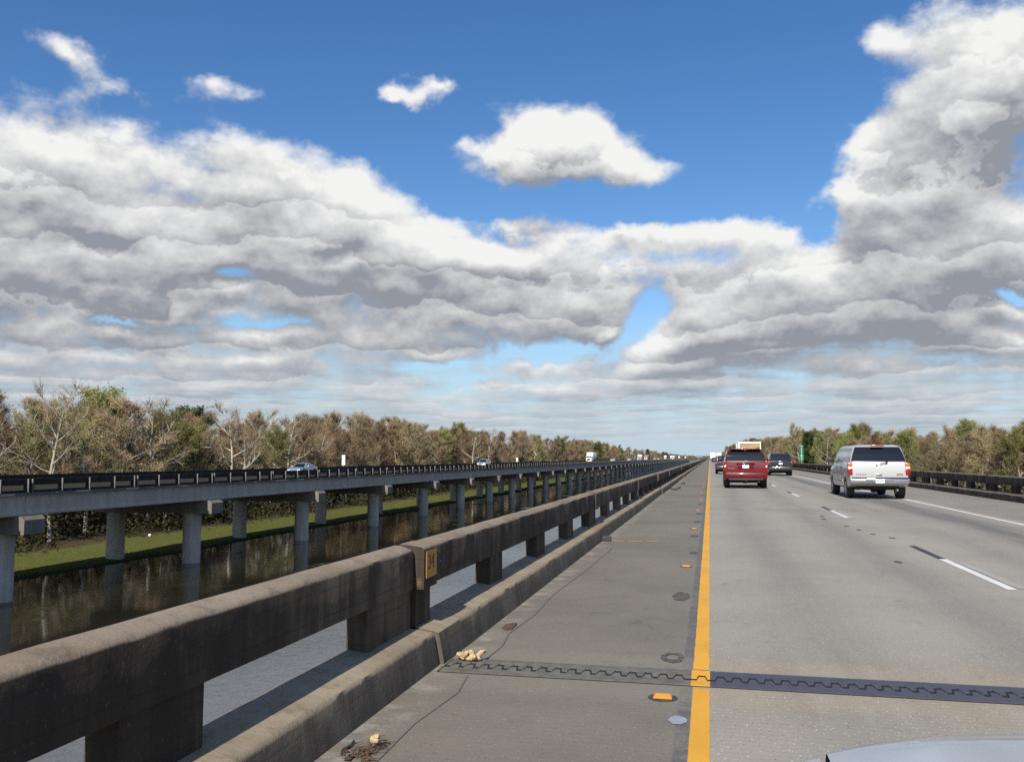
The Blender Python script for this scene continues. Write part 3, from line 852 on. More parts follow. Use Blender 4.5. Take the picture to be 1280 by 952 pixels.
# ------------------------------------------------------------------ concrete barriers of the near bridge
SEC = 10.15
OPEN = [(0.335 + 2.42 * k, 1.88) for k in range(4)]
OPEN_NEAR = [(0.165 + 2.42 * k, 1.86) for k in range(4)]
def barrier_section(parent, side, seed, mats, first=True, posts=True):
    """local x grows toward the road from the kerb toe; y runs along the section"""
    rnd = random.Random(seed)
    L = SEC - 0.035
    mrail, mkerb = mats
    def fin(mb): return mb.flip_x() if side < 0 else mb
    def sweep(prof, y0, y1, jit, step=.09):
        """profile swept along y with worn, chipped arrises"""
        mb = MB(); rows = []; n = max(2, int((y1 - y0) / step))
        chip = [0] * len(prof)
        for k in range(n + 1):
            y = y0 + (y1 - y0) * k / n
            row = []
            for j, (x, z, worn) in enumerate(prof):
                w = worn * jit
                dx = w * mnoise.noise(Vector((seed + j * 3.1, y * 3.3, 1.7))) + w * .6 * mnoise.noise(Vector((seed + j * 5.7, y * 12.0, 4.2)))
                dz = w * mnoise.noise(Vector((seed + j * 2.3, y * 3.0, 9.1)))
                if worn > 1.5 and rnd.random() < .06: dz -= .006; dx -= .006
                row.append((x + dx, y, z + dz))
            rows.append(row)
        i = mb.grid(rows, 0, True); m = len(prof)
        mb.f.append(tuple(i + j for j in range(m))); mb.mi.append(0)
        q = i + n * m
        mb.f.append(tuple(q + j for j in reversed(range(m)))); mb.mi.append(0)
        return fin(mb)
    rail = [(-.205, .532, .6), (-.205, .800, 1), (-.211, .818, 2), (-.232, .832, 2), (-.300, .846, 1), (-.350, .850, 1), (-.368, .838, 2), (-.370, .532, .6)]
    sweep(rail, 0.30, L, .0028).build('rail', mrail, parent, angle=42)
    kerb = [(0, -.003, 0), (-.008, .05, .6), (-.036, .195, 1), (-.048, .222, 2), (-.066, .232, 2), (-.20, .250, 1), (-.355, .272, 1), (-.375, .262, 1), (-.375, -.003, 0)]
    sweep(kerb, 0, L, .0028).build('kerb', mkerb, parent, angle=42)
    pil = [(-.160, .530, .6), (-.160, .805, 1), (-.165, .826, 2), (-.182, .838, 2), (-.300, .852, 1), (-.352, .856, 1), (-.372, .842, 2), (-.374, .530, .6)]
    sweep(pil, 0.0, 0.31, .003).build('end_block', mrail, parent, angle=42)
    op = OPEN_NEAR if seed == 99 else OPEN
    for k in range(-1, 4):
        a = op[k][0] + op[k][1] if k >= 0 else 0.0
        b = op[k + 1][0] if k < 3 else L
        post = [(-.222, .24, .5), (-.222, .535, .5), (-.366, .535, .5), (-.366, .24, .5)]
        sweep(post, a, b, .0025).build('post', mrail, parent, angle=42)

def build_barriers():
    y0 = 6.215
    # left
    for k in range(-2, 26):
        if k < -1: lab = 'short run of dark concrete barrier left of the camera, behind the nearest section'
        elif k == -1: lab = 'nearest section of stained concrete barrier, filling the lower left corner'
        elif k == 0: lab = 'second section of stained concrete barrier, the one that carries the yellow 34 plate'
        elif k == 1: lab = 'third section of concrete barrier, starting at the slit beyond the yellow plate'
        else: lab = 'distant section of concrete barrier along the left shoulder, past the third section'
        off = {-2: 0.0, -1: -0.028, 0: 0.0, 1: -0.012}.get(k, 0.02 * math.sin(k * 2.3))
        b = thing('concrete_barrier', lab, 'barrier', (-1.915 + off, y0 + SEC * k, 0), 0, 'concrete barrier sections along the left shoulder')
        if k < 3 or k == 3:
            barrier_section(b, 1, 100 + k, (M['barrier'], M['kerb']))
            if k == 3: proto, tree = b, snapshot(b)
        else:
            for c, _ in tree:
                cc = c.copy(); COL.objects.link(cc); cc.parent = b
    for k in range(1, 26):
        pass
    b = thing('concrete_barrier', 'far unbroken run of the left concrete barrier narrowing to the horizon', 'barrier', (-1.905, y0 + SEC * 26, 0))
    far_run(b, 1, Y_END - y0 - SEC * 26, (M['barrier'], M['kerb']))
    # right
    yr = 36.1 - 6 * SEC
    for k in range(0, 28):
        if k < 5: lab = 'section of black stained concrete barrier on the right, nearer than the frame edge'
        elif k == 5: lab = 'black stained concrete barrier section at the right edge of the view'
        elif k == 6: lab = 'black stained concrete barrier section just right of the silver SUV'
        else: lab = 'distant section of dark concrete barrier along the right shoulder, beyond the silver SUV'
        b = thing('concrete_barrier', lab, 'barrier', (9.99 - 0.015 * math.sin(k * 1.9), yr + SEC * k, 0), 0, 'concrete barrier sections along the right shoulder')
        if k == 0:
            barrier_section(b, -1, 300, (M['barrier_right'], M['barrier_right']))
            ribs = MB()
            tree = snapshot(b)
        else:
            for c, _ in tree:
                cc = c.copy(); COL.objects.link(cc); cc.parent = b
    b = thing('concrete_barrier', 'far unbroken run of the right concrete barrier narrowing to the horizon', 'barrier', (9.99, yr + SEC * 28, 0))
    far_run(b, -1, Y_END - yr - SEC * 28, (M['barrier_right'], M['barrier_right']))

def far_run(parent, side, length, mats):
    def fin(mb): return mb.flip_x() if side < 0 else mb
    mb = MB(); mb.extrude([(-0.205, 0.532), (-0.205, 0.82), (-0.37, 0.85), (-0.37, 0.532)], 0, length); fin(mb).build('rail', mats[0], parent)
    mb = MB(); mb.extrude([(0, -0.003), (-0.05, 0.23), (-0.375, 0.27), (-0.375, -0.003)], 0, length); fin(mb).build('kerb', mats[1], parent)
    mb = MB()
    for k in range(int(length / 2.54)):
        mb.box((-0.294, 2.54 * k + 0.5, 0.395), (0.144, .68, 0.33))
    o = fin(mb).build('posts', mats[0], parent); tag(o, kind='stuff')
build_barriers()

def number_plate_34():
    p = thing('number_plate', 'yellow painted plate numbered 34 at the top of the left barrier', 'number plate', (-2.071, 6.37, 0.715))
    mb = MB(); mb.plate([(0, -0.12, -0.11), (0, 0.125, -0.11), (0, 0.125, 0.088), (0, -0.12, 0.088)], (0.004, 0, 0)); mb.build('plate', M['plate_yellow'], p, smooth=False)
    me = text_mesh('34', 0.155, 0.001); me.materials.append(M['black'])
    o = link('lettering', me, p, (0.0055, -0.01, 0.0)); o.rotation_euler = (R(90), 0, R(90))
    c = thing('chalk_scribble', 'pale chalk scribble on the dark rail just right of the yellow plate', 'scribble', (-2.117, 6.78, 0.68))
    mb = MB(); rnd = random.Random(4)
    for a, b in (((-.12, .09), (-.04, .05)), ((-.10, .02), (0.02, -.02)), ((-.05, .08), (-.08, -.10)), ((.03, .04), (-.01, -.05)), ((-.13, -.08), (-.05, -.12)), ((.06, .03), (.02, -.09))):
        d = Vector((0, b[0] - a[0], b[1] - a[1])); s = d.cross(Vector((1, 0, 0))).normalized() * 0.006
        A = Vector((0, *a)); B = Vector((0, *b))
        mb.plate([A - s, A + s, B + s * .5, B - s * .5], (0.002, 0, 0))
    mb.build('stroke', M['chalk'], c, smooth=False)
number_plate_34()

# ------------------------------------------------------------------ the other bridge
BX, BY0, SPAN, BW = -40.5, 45.5, 20.1, 10.7
ZD = -0.60
def build_bridge():
    b = thing('concrete_bridge', 'long grey concrete trestle bridge running parallel on the left over the water', 'bridge', (0, 0, 0))
    y_a, y_b = BY0 - 3 * SPAN, BY0 + 100 * SPAN
    mb = MB()
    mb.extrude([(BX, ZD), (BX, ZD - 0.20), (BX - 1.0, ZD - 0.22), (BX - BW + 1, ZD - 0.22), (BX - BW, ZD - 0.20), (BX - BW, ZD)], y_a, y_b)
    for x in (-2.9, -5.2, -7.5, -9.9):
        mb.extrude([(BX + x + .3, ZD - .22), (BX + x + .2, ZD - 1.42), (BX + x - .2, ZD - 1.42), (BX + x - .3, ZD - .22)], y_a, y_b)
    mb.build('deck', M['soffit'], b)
    mb = MB(); mb.face([(BX - .5, y_a, ZD + .006), (BX - BW + .5, y_a, ZD + .006), (BX - BW + .5, y_b, ZD + .006), (BX - .5, y_b, ZD + .006)]); mb.build('roadway', M['old_deck'], b)
    # outer girders, one a span
    rnd = random.Random(9)
    me = None
    z1, z0 = ZD - 0.205, ZD - 1.40
    mb = MB()
    mb.extrude([(BX - .16, z1), (BX - .16, z1 - .10), (BX - .20, z1 - .16), (BX - .20, z0 + .24), (BX - .10, z0 + .14), (BX - .10, z0), (BX - .70, z0), (BX - .70, z0 + .14), (BX - .6, z0 + .24), (BX - .6, z1)], 0.02, SPAN - 0.02, 0, 4)
    g = mb.mesh('girder', M['girder'], angle=25)
    for k in range(-3, 90):
        link('girder', g, b, (0, BY0 + SPAN * k, 0))
    # parapet of one span: rail, kerb, posts that stand proud of the face
    mb = MB()
    zt = ZD + 0.80
    def rail_span(xo, out):
        mb = MB()
        for h in (0.0, SPAN / 2):
            L = SPAN / 2 - 0.05
            s = 1 if out > 0 else -1
            mb.extrude([(xo, zt - .36), (xo, zt), (xo - s * .22, zt), (xo - s * .22, zt - .36)], h, h + L)
            mb.extrude([(xo + s * .03, ZD - .02), (xo + s * .03, ZD + .13), (xo - s * .45, ZD + .13), (xo - s * .45, ZD - .02)], h, h + L)
            for k in range(5):
                y = h + min(k * 2.52, L - 0.14) + 0.14
                y = min(y, h + L - 0.16)
                mb.box((xo - s * .11, y, ZD + .285), (.18, .30 if 0 < k < 4 else .32, .32))
                mb.box((xo + s * .0505, y - .06, ZD + .40), (.10, .05, .80), 1)
        return mb
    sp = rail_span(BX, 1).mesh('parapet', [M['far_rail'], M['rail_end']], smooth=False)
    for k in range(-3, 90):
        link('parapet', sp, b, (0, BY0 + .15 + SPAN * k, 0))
    mb = MB(); xo = BX - BW
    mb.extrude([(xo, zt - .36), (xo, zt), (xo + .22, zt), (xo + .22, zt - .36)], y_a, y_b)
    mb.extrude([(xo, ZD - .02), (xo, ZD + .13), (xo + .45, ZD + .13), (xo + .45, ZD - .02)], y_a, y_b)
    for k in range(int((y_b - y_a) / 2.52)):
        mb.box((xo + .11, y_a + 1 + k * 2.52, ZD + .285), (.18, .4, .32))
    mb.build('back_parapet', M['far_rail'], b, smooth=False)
    # bare patches along the slab edge
    for k in range(70):
        y = 30 + 330 * (k / 70) ** 1.2 + rnd.uniform(-1, 1)
        w = rnd.choice((0.25, 0.4, 0.5, 1.2, 2.2, 3.0)) * (1 + y / 300)
        mb = MB(); mb.box((BX + 0.004, y, ZD - 0.10 + rnd.uniform(-.02, .02)), (0.006, w, rnd.uniform(.07, .12)))
        mb.build('bare_patch', M['patch'], b, smooth=False)
    # piers: cap with chamfered ends on two round columns
    cap = MB(); c0 = ZD - 1.42
    x0, x1 = BX + 0.55, BX - BW + 0.2
    prof = [(x0 - .0, c0 - 1.08), (x0, c0 - .22), (x0 - .22, c0), (x1 + .22, c0), (x1, c0 - .22), (x1, c0 - 1.08)]
    rows = []
    cap.extrude(prof, -0.85, 0.85)
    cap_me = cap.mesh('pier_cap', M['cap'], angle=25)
    col = MB(); col.lathe([(0.72, c0 - 1.08), (0.72, -5.4), (0.735, -5.43), (0.735, WATER_Z - 1.5)], 28)
    col_me = col.mesh('column', M['pier'], angle=40)
    for k in range(-3, 90):
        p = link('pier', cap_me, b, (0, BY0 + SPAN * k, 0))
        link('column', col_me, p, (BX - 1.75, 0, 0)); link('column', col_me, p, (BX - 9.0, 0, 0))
build_bridge()

# ------------------------------------------------------------------ vehicles (local: +y is the nose, origin on the ground)
def make_wheel(r, w):
    t = MB()
    t.lathe([(r * .60, -w / 2), (r * .92, -w / 2), (r * .985, -w / 2 + .03), (r, -w / 4), (r, w / 4), (r * .985, w / 2 - .03), (r * .92, w / 2), (r * .60, w / 2)], 28, 0, 'X')
    d = MB()
    d.lathe([(0.0, w / 2 - .035), (r * .12, w / 2 - .03), (r * .5, w / 2 - .07), (r * .60, w / 2 - .01), (r * .62, w / 2 - .005), (r * .62, -w / 2 + .005), (0, -w / 2 + .02)], 20, 0, 'X')
    for k in range(5):
        a = 6.2832 * k / 5
        d.box((w / 2 - .03, .34 * r * math.cos(a), .34 * r * math.sin(a)), (.03, .10 * r, .10 * r))
    return t.mesh('wheel', M['rubber']), d.mesh('rim', M['rim'])

def lower_shell(mb, sp, mi=0):
    """body below the belt line: sections along y, with the wheel arches cut into the sills"""
    L, W = sp['L'], sp['W']; hw = W / 2
    ya, yb = -L / 2, L / 2
    axles, ra, rw = sp['axles'], sp['arch'], sp['wheel']
    ys = set([ya, ya + .05, ya + .14, ya + .32, yb - .02, yb - .10, yb - .28, yb - .6])
    for k in range(18): ys.add(ya + .4 + (L - .9) * k / 17)
    for y in axles:
        for k in range(-6, 7): ys.add(y + ra * math.sin(k * math.pi / 12))
        ys.add(y - ra - .02); ys.add(y + ra + .02)
    ys = sorted(ys); rows = []
    for y in ys:
        e0, e1 = y - ya, yb - y
        w = hw
        w *= 1 - sp.get('rear_round', .05) * max(0, 1 - e0 / .34) ** 2 - sp.get('nose_round', .14) * max(0, 1 - e1 / .95) ** 2.2
        zb = sp['clear']
        zb += .10 * max(0, 1 - e0 / .5) + .06 * max(0, 1 - e1 / .5)
        for a in axles:
            if abs(y - a) < ra: zb = max(zb, rw + math.sqrt(ra * ra - (y - a) ** 2))
        zt = sp['belt']
        hood_y, hood_z, nose_z = sp['cowl'], sp['hood'], sp['nose']
        if y > hood_y:
            q = (y - hood_y) / (yb - hood_y)
            zt = hood_z + (nose_z - hood_z) * q ** 2.2
        elif y > hood_y - .25:
            q = (y - hood_y + .25) / .25; zt = sp['belt'] + (hood_z - sp['belt']) * q
        dk = sp.get('deck')
        if dk and y < dk[0]:
            q = min(1, (dk[0] - y) / .35); zt = sp['belt'] + (dk[1] - sp['belt']) * q - .05 * max(0, 1 - e0 / .2)
        zm = max((sp['clear'] + zt) * .5, zb + .06)
        zl = max(sp['clear'] + .12, zb + .03)
        sec = [(0, zb), (w * .80, zb), (w * .965, zb), (w * .992, zl), (w * 1.0, zm), (w * .993, zm + (zt - zm) * .55), (w * .965, zt - .05), (w * .93, zt - .012), (w * .86, zt), (w * .45, zt + .018), (0, zt + .025)]
        row = []
        bul = sp.get('rear_bulge', .03)
        for x, z in sec + [(-x, z) for x, z in reversed(sec[1:-1])]:
            yy = y
            if e0 < .06: yy = y - bul * math.sin(math.pi * min(1, max(0, (z - zb) / (zt - zb)))) + sp.get('rear_slope', 0.0) * max(0, z - .6)
            if e1 < .12: yy = y + .04 * math.sin(math.pi * min(1, max(0, (z - zb) / (zt - zb))))
            row.append((x, yy, z))
        rows.append(row)
    i = mb.grid(rows, mi, True); n = len(rows[0]); h = (n - 2) // 2
    for base in (i, i + (len(rows) - 1) * n):
        for j in range(1, h + 1):
            l0, r0 = base + j, base + (n - j)
            if j == h: mb.f.append((l0, base + h + 1, r0)); mb.mi.append(mi)
            else: mb.f.append((l0, l0 + 1, r0 - 1, r0)); mb.mi.append(mi)
        mb.f.append((base, base + 1, base + n - 1)); mb.mi.append(mi)

def ring(hw, yr, yf, z, rr=.12, crown=0.0, n=4):
    pts = []
    for cx, cy, a0 in ((hw - rr, yr + rr, -90), (hw - rr, yf - rr, 0), (-hw + rr, yf - rr, 90), (-hw + rr, yr + rr, 180)):
        for k in range(n + 1):
            a = R(a0 + 90 * k / n)
            pts.append((cx + rr * math.cos(a), cy + rr * math.sin(a), z))
    return pts

class Cabin:
    """glasshouse: interpolates half width and end positions between belt and roof"""
    def __init__(s, sp):
        s.z0, s.z1 = sp['belt'], sp['roof']
        s.lv = sp['cabin']            # list of (fraction of height, half width, y rear, y front)
    def at(s, f):
        for a, b in zip(s.lv, s.lv[1:]):
            if f <= b[0] + 1e-6:
                q = (f - a[0]) / (b[0] - a[0]); break
        return tuple(a[k] + (b[k] - a[k]) * q for k in (1, 2, 3))
    def z(s, f): return s.z0 + (s.z1 - s.z0) * f
    def shell(s, mb, mi=0):
        rows = []
        for f, hw, yr, yf in s.lv:
            rows.append(ring(hw, yr, yf, s.z(f) - (.03 if f == 0 else 0), .10))
        f, hw, yr, yf = s.lv[-1]
        for k, (din, dz) in enumerate(((.05, .028), (.14, .045), (.34, .055))):
            rows.append(ring(hw - din, yr + din, yf - din, s.z(1) + dz, max(.02, .10 - .03 * k)))
        i = mb.grid(rows, mi, True); n = len(rows[0])
        q = i + (len(rows) - 1) * n
        mb.f.append(tuple(q + j for j in range(n))); mb.mi.append(mi)
    def side(s, mb, sgn, y0, y1, f0=.08, f1=.9, lean0=0.0, lean1=0.0, off=.006, mi=0):
        """one side pane between y0 and y1 at its foot; lean shifts the top"""
        pts = []
        for f, y in ((f0, y0), (f0, y1), (f1, y1 + lean1), (f1, y0 + lean0)):
            pts.append(Vector((sgn * (s.at(f)[0] + off), y, s.z(f))))
        mb.plate(pts, (sgn * .004, 0, 0), mi)
    def end(s, mb, rear, f0=.06, f1=.92, m0=.10, m1=.12, off=.014, mi=0, bow=.02):
        rows = []
        for k in range(19):
            f = f0 + (f1 - f0) * k / 18
            hw, yr, yf = s.at(f)
            y = (yr - off) if rear else (yf + off)
            w = hw - (m0 + (m1 - m0) * k / 18)
            rows.append([(w * u, y + (1 if rear else -1) * bow * .25 * u ** 4, s.z(f)) for u in (-1, -.9, -.6, -.2, .2, .6, .9, 1)])
        mb.grid(rows, mi)

def base_vehicle(sp, name, label, cat, loc, rz, group=None):
    t = thing(name, label, cat, loc, rz, group)
    mb = MB(); lower_shell(mb, sp); c = Cabin(sp); c.shell(mb)
    body = mb.build('body', sp['paint'], t, angle=32)
    mb = MB(); mb.box((0, 0, sp['clear'] + .02), (sp['W'] * .72, sp['L'] * .88, .22))
    for a in sp['axles']: mb.tube([(-sp['W'] * .40, a, sp['wheel'] * .95), (sp['W'] * .40, a, sp['wheel'] * .95)], .055, 8)
    for a in sp['axles']: mb.rbox((0.0, a, sp['wheel'] * .9), (.26, .26, .26), .06)
    mb.build('underbody', M['under'], t, smooth=False)
    wm, rm = make_wheel(sp['wheel'], sp['tyre'])
    for a in sp['axles']:
        for sgn in (1, -1):
            w = link('wheel', wm, t, (sgn * (sp['W'] / 2 - sp['tyre'] / 2 - .015), a, sp['wheel']), 0 if sgn > 0 else math.pi)
            link('rim', rm, w)
    return t, body, c

def mirror(t, sp, c, col):
    for sgn in (1, -1):
        mb = MB(); mb.rbox((sgn * (sp['W'] / 2 + .13), sp['mirror_y'], sp['belt'] + .10), (.24, .12, .20), .05)
        mb.box((sgn * (sp['W'] / 2 - .01), sp['mirror_y'] + .02, sp['belt'] + .03), (.12, .06, .06))
        mb.build('side_mirror', col, t)

def rear_plate(t, y, z, parent=None):
    mb = MB(); mb.box((0, y, z), (.305, .012, .155)); p = mb.build('number_plate', M['number_plate'], parent or t, smooth=False)
    mb = MB(); rnd = random.Random(int(z * 100))
    for k in range(7):
        if k == 3: continue
        mb.box((-.105 + .035 * k, y - .0075, z - .005), (.020, .003, .055))
    mb.box((0, y - .0075, z + .055), (.14, .003, .014))
    mb.build('lettering', M['plate_ink'], p, smooth=False)

def suv_spec(L, W, H, paint_m, belt=.64, **kw):
    hw = W / 2
    sp = dict(L=L, W=W, belt=H * belt, roof=H - .05, clear=.30, wheel=.39, tyre=.27, arch=.46, axles=(-L / 2 + 1.02, L / 2 - .92), cowl=L / 2 - 1.35, hood=H * .60, nose=H * .54, paint=paint_m, mirror_y=L / 2 - 1.75)
    sp['cabin'] = [(0, hw * .945, -L / 2 + .05, L / 2 - 1.30), (.5, hw * .885, -L / 2 + .13, L / 2 - 1.72), (.92, hw * .80, -L / 2 + .24, L / 2 - 2.05), (1.0, hw * .765, -L / 2 + .30, L / 2 - 2.12)]
    sp.update(kw)
    return sp

def silver_suv():
    L, W, H = 5.55, 2.05, 1.96
    sp = suv_spec(L, W, H, M['silver'], .67, clear=.42, wheel=.385, rear_slope=.06, hood=1.20, nose=1.08)
    t, body, c = base_vehicle(sp, 'suv', 'large silver SUV with a white lit tailgate in the right lane', 'SUV', SILVER_LOC, 0)
    yr = -L / 2
    mb = MB(); c.end(mb, True, .08, .95, .035, .055); mb.build('rear_window', M['glass'], t, fix=False)
    for s in (1, -1):
        mb = MB(); c.side(mb, s, -2.60, -1.12, .10, .90, .16, .03); mb.build('side_window', M['glass'], t, smooth=False)
        mb = MB(); c.side(mb, s, -1.02, .00, .10, .90, .03, .0); mb.build('side_window', M['glass_side'], t, smooth=False)
        mb = MB(); c.side(mb, s, .09, 1.28, .10, .90, .0, -.62); mb.build('side_window', M['glass_side'], t, smooth=False)
        mb = MB(); x = s * (W / 2 - .055)
        mb.rbox((x, yr + .03, .985), (.155, .16, .225), .02, 0); mb.rbox((x, yr + .03, 1.13), (.15, .155, .07), .015, 2); mb.rbox((x, yr + .03, 1.235), (.155, .16, .135), .02, 1)
        mb.build('tail_lamp', [M['lamp_red'], M['lamp_amber'], M['lamp_clear']], t)
        mb = MB(); mb.rbox((s * (W / 2 + .002), -.05, .62), (.03, 2.3, .10), .012); mb.build('side_moulding', M['bumper_silver'], t)
        mb = MB(); mb.tube([(s * .66, -2.35, H + .03), (s * .66, -2.2, H + .055), (s * .66, .3, H + .055), (s * .66, .5, H + .02)], .018, 6); mb.build('roof_rail', M['trim'], t)
        mb = MB(); mb.rbox((s * .72, L / 2 + .0, .98), (.40, .14, .20), .04); mb.build('headlight', M['lamp_clear'], t)
        for yd in (-.90, .05): pass
        mb = MB(); mb.box((s * (W / 2 + .003), -1.07, .98), (.004, .012, .70)); mb.box((s * (W / 2 + .003), .05, .98), (.004, .012, .70)); mb.box((s * (W / 2 + .003), 1.22, .95), (.004, .012, .64)); mb.build('door_seam', M['trim'], t, smooth=False)
        mb = MB(); mb.rbox((s * (W / 2 + .015), -.86, 1.14), (.03, .20, .05), .012); mb.rbox((s * (W / 2 + .015), .24, 1.14), (.03, .20, .05), .012); mb.build('door_handle', M['trim'], t)
    mb = MB(); c.end(mb, False, .10, .90, .12, .14); mb.build('windscreen', M['glass'], t, fix=False)
    mb = MB(); mb.rbox((0, yr - .03, .665), (W * .985, .26, .20), .06); mb.rbox((0, yr - .12, .70), (W * .46, .12, .10), .03); b = mb.build('rear_bumper', M['bumper_silver'], t)
    mb = MB(); mb.box((0, yr - .12, .775), (W * .93, .14, .03)); mb.build('step_pad', M['trim'], b, smooth=False)
    rear_plate(t, yr - .19, .665, b)
    mb = MB(); mb.rbox((0, yr + .12, 1.925), (.44, .12, .05), .015); mb.build('high_brake_lamp', M['lamp_red'], t)
    mb = MB(); mb.rbox((.0, yr - .035, .885), (.20, .04, .055), .015); mb.build('tailgate_handle', M['chrome'], t)
    mb = MB(); mb.tube([(.27, yr - .02, 1.31), (.05, yr - .03, 1.275)], .012, 6); mb.box((.27, yr - .01, 1.325), (.07, .04, .06)); mb.box((-.06, yr - .012, 1.225), (.035, .03, .035)); mb.build('rear_wiper', M['trim'], t, smooth=False)
    me = text_mesh('GMC', .085, .004); me.materials.append(M['lamp_red'])
    o = link('badge', me, t, (.70, yr - .034, .895)); o.rotation_euler = (R(90), 0, 0); o.scale = (1.25, 1, 1)
    mb = MB()
    for k in range(6): mb.box((-.76 + .062 * k, yr - .03, .90), (.036, .012, .036))
    mb.build('chrome_letters', M['chrome'], t, smooth=False)
    mb = MB(); mb.tube([(.62, yr + .35, .36), (.62, yr + .06, .33)], .035, 10); mb.build('exhaust_pipe', M['steel'], t)
    mb = MB(); mb.rbox((0, L / 2 + .02, .66), (W * .95, .24, .22), .06); mb.build('front_bumper', M['bumper_silver'], t)
    mb = MB(); mb.rbox((0, L / 2 + .03, .98), (.95, .08, .22), .03); mb.build('grille', M['trim'], t)
    mirror(t, sp, c, M['trim'])
    return t

def red_suv():
    L, W, H = 5.15, 2.06, 1.93
    sp = suv_spec(L, W, H, M['red'], .68, clear=.36, wheel=.40, rear_slope=.10, hood=1.20, nose=1.08)
    t, body, c = base_vehicle(sp, 'suv', 'dark red SUV with two tall tail lamps in the left lane', 'SUV', RED_LOC, 0)
    yr = -L / 2
    mb = MB(); c.end(mb, True, .06, .88, .055, .07); mb.build('rear_window', M['glass'], t, fix=False)
    for s in (1, -1):
        mb = MB(); c.side(mb, s, -2.36, -1.05, .10, .90, .16, .03); mb.build('side_window', M['glass'], t, smooth=False)
        mb = MB(); c.side(mb, s, -.96, .0, .10, .90, .03, .0); mb.build('side_window', M['glass'], t, smooth=False)
        mb = MB(); c.side(mb, s, .09, 1.05, .10, .90, .0, -.5); mb.build('side_window', M['glass'], t, smooth=False)
        mb = MB(); x = s * (W / 2 - .06)
        mb.rbox((x, yr + .05, 1.09), (.14, .16, .50), .03, 0); mb.rbox((x, yr + .03, 1.07), (.09, .14, .09), .02, 1)
        mb.build('tail_lamp', [M['lamp_red'], M['lamp_clear']], t)
        mb = MB(); mb.tube([(s * .66, -2.0, H + .0), (s * .66, -1.85, H + .05), (s * .66, .3, H + .05), (s * .66, .45, H + .01)], .02, 6); mb.build('roof_rail', M['trim'], t)
        mb = MB(); mb.rbox((s * .74, L / 2 + .0, .98), (.38, .14, .22), .04); mb.build('headlight', M['lamp_clear'], t)
        mb = MB(); mb.box((s * (W / 2 + .003), -1.0, .95), (.004, .012, .66)); mb.box((s * (W / 2 + .003), .05, .95), (.004, .012, .66)); mb.box((s * (W / 2 + .003), 1.1, .92), (.004, .012, .6)); mb.build('door_seam', M['trim'], t, smooth=False)
    mb = MB(); c.end(mb, False, .10, .90, .12, .14); mb.build('windscreen', M['glass'], t, fix=False)
    mb = MB(); mb.rbox((0, yr - .03, .62), (W * .975, .24, .30), .08); mb.build('rear_bumper', M['red'], t)
    mb = MB(); mb.rbox((0, yr - .07, .44), (W * .80, .14, .10), .03); mb.build('bumper_valance', M['trim'], t)
    mb = MB(); mb.rbox((0, yr - .012, 1.225), (.86, .06, .045), .015); mb.build('plate_moulding', M['red'], t)
    mb = MB(); mb.rbox((0, yr - .012, 1.06), (.74, .03, .20), .015); mb.build('plate_recess', M['red'], t)
    rear_plate(t, yr - .045, 1.06)
    # small winged badge and the chrome words either side
    mb = MB(); mb.plate([(-.13, yr - .02, 1.285), (.10, yr - .02, 1.285), (.13, yr - .02, 1.335), (-.10, yr - .02, 1.335)], (0, -.02, 0)); mb.plate([(-.055, yr - .025, 1.265), (.04, yr - .025, 1.265), (.055, yr - .025, 1.355), (-.04, yr - .025, 1.355)], (0, -.02, 0)); mb.build('badge', M['chrome'], t, smooth=False)
    mb = MB()
    for k in range(5): mb.box((-.80 + .06 * k, yr - .03, .955 + .01 * (k < 2)), (.035, .012, .03))
    mb.build('chrome_letters', M['chrome'], t, smooth=False)
    mb = MB(); mb.rbox((0, yr + .235, 1.865), (.34, .06, .045), .012); h = mb.build('high_brake_lamp', M['lamp_red'], t)
    mb = MB(); mb.rbox((0, yr + .20, 1.865), (.10, .03, .035), .01); mb.build('lamp_lens', M['lamp_clear'], h)
    mb = MB(); mb.rbox((0, yr + .20, 1.905), (1.40, .30, .03), .012); mb.build('roof_spoiler', M['red'], t)
    mb = MB(); mb.box((0, yr - .03, .40), (.10, .18, .08)); mb.build('tow_hitch', M['trim'], t, smooth=False)
    mb = MB(); mb.tube([(.60, yr + .30, .34), (.60, yr + .02, .32)], .035, 10); mb.build('exhaust_pipe', M['steel'], t)
    mb = MB(); mb.rbox((0, L / 2 + .02, .60), (W * .95, .2, .30), .08); mb.build('front_bumper', M['red'], t)
    mirror(t, sp, c, M['trim'])
    return t

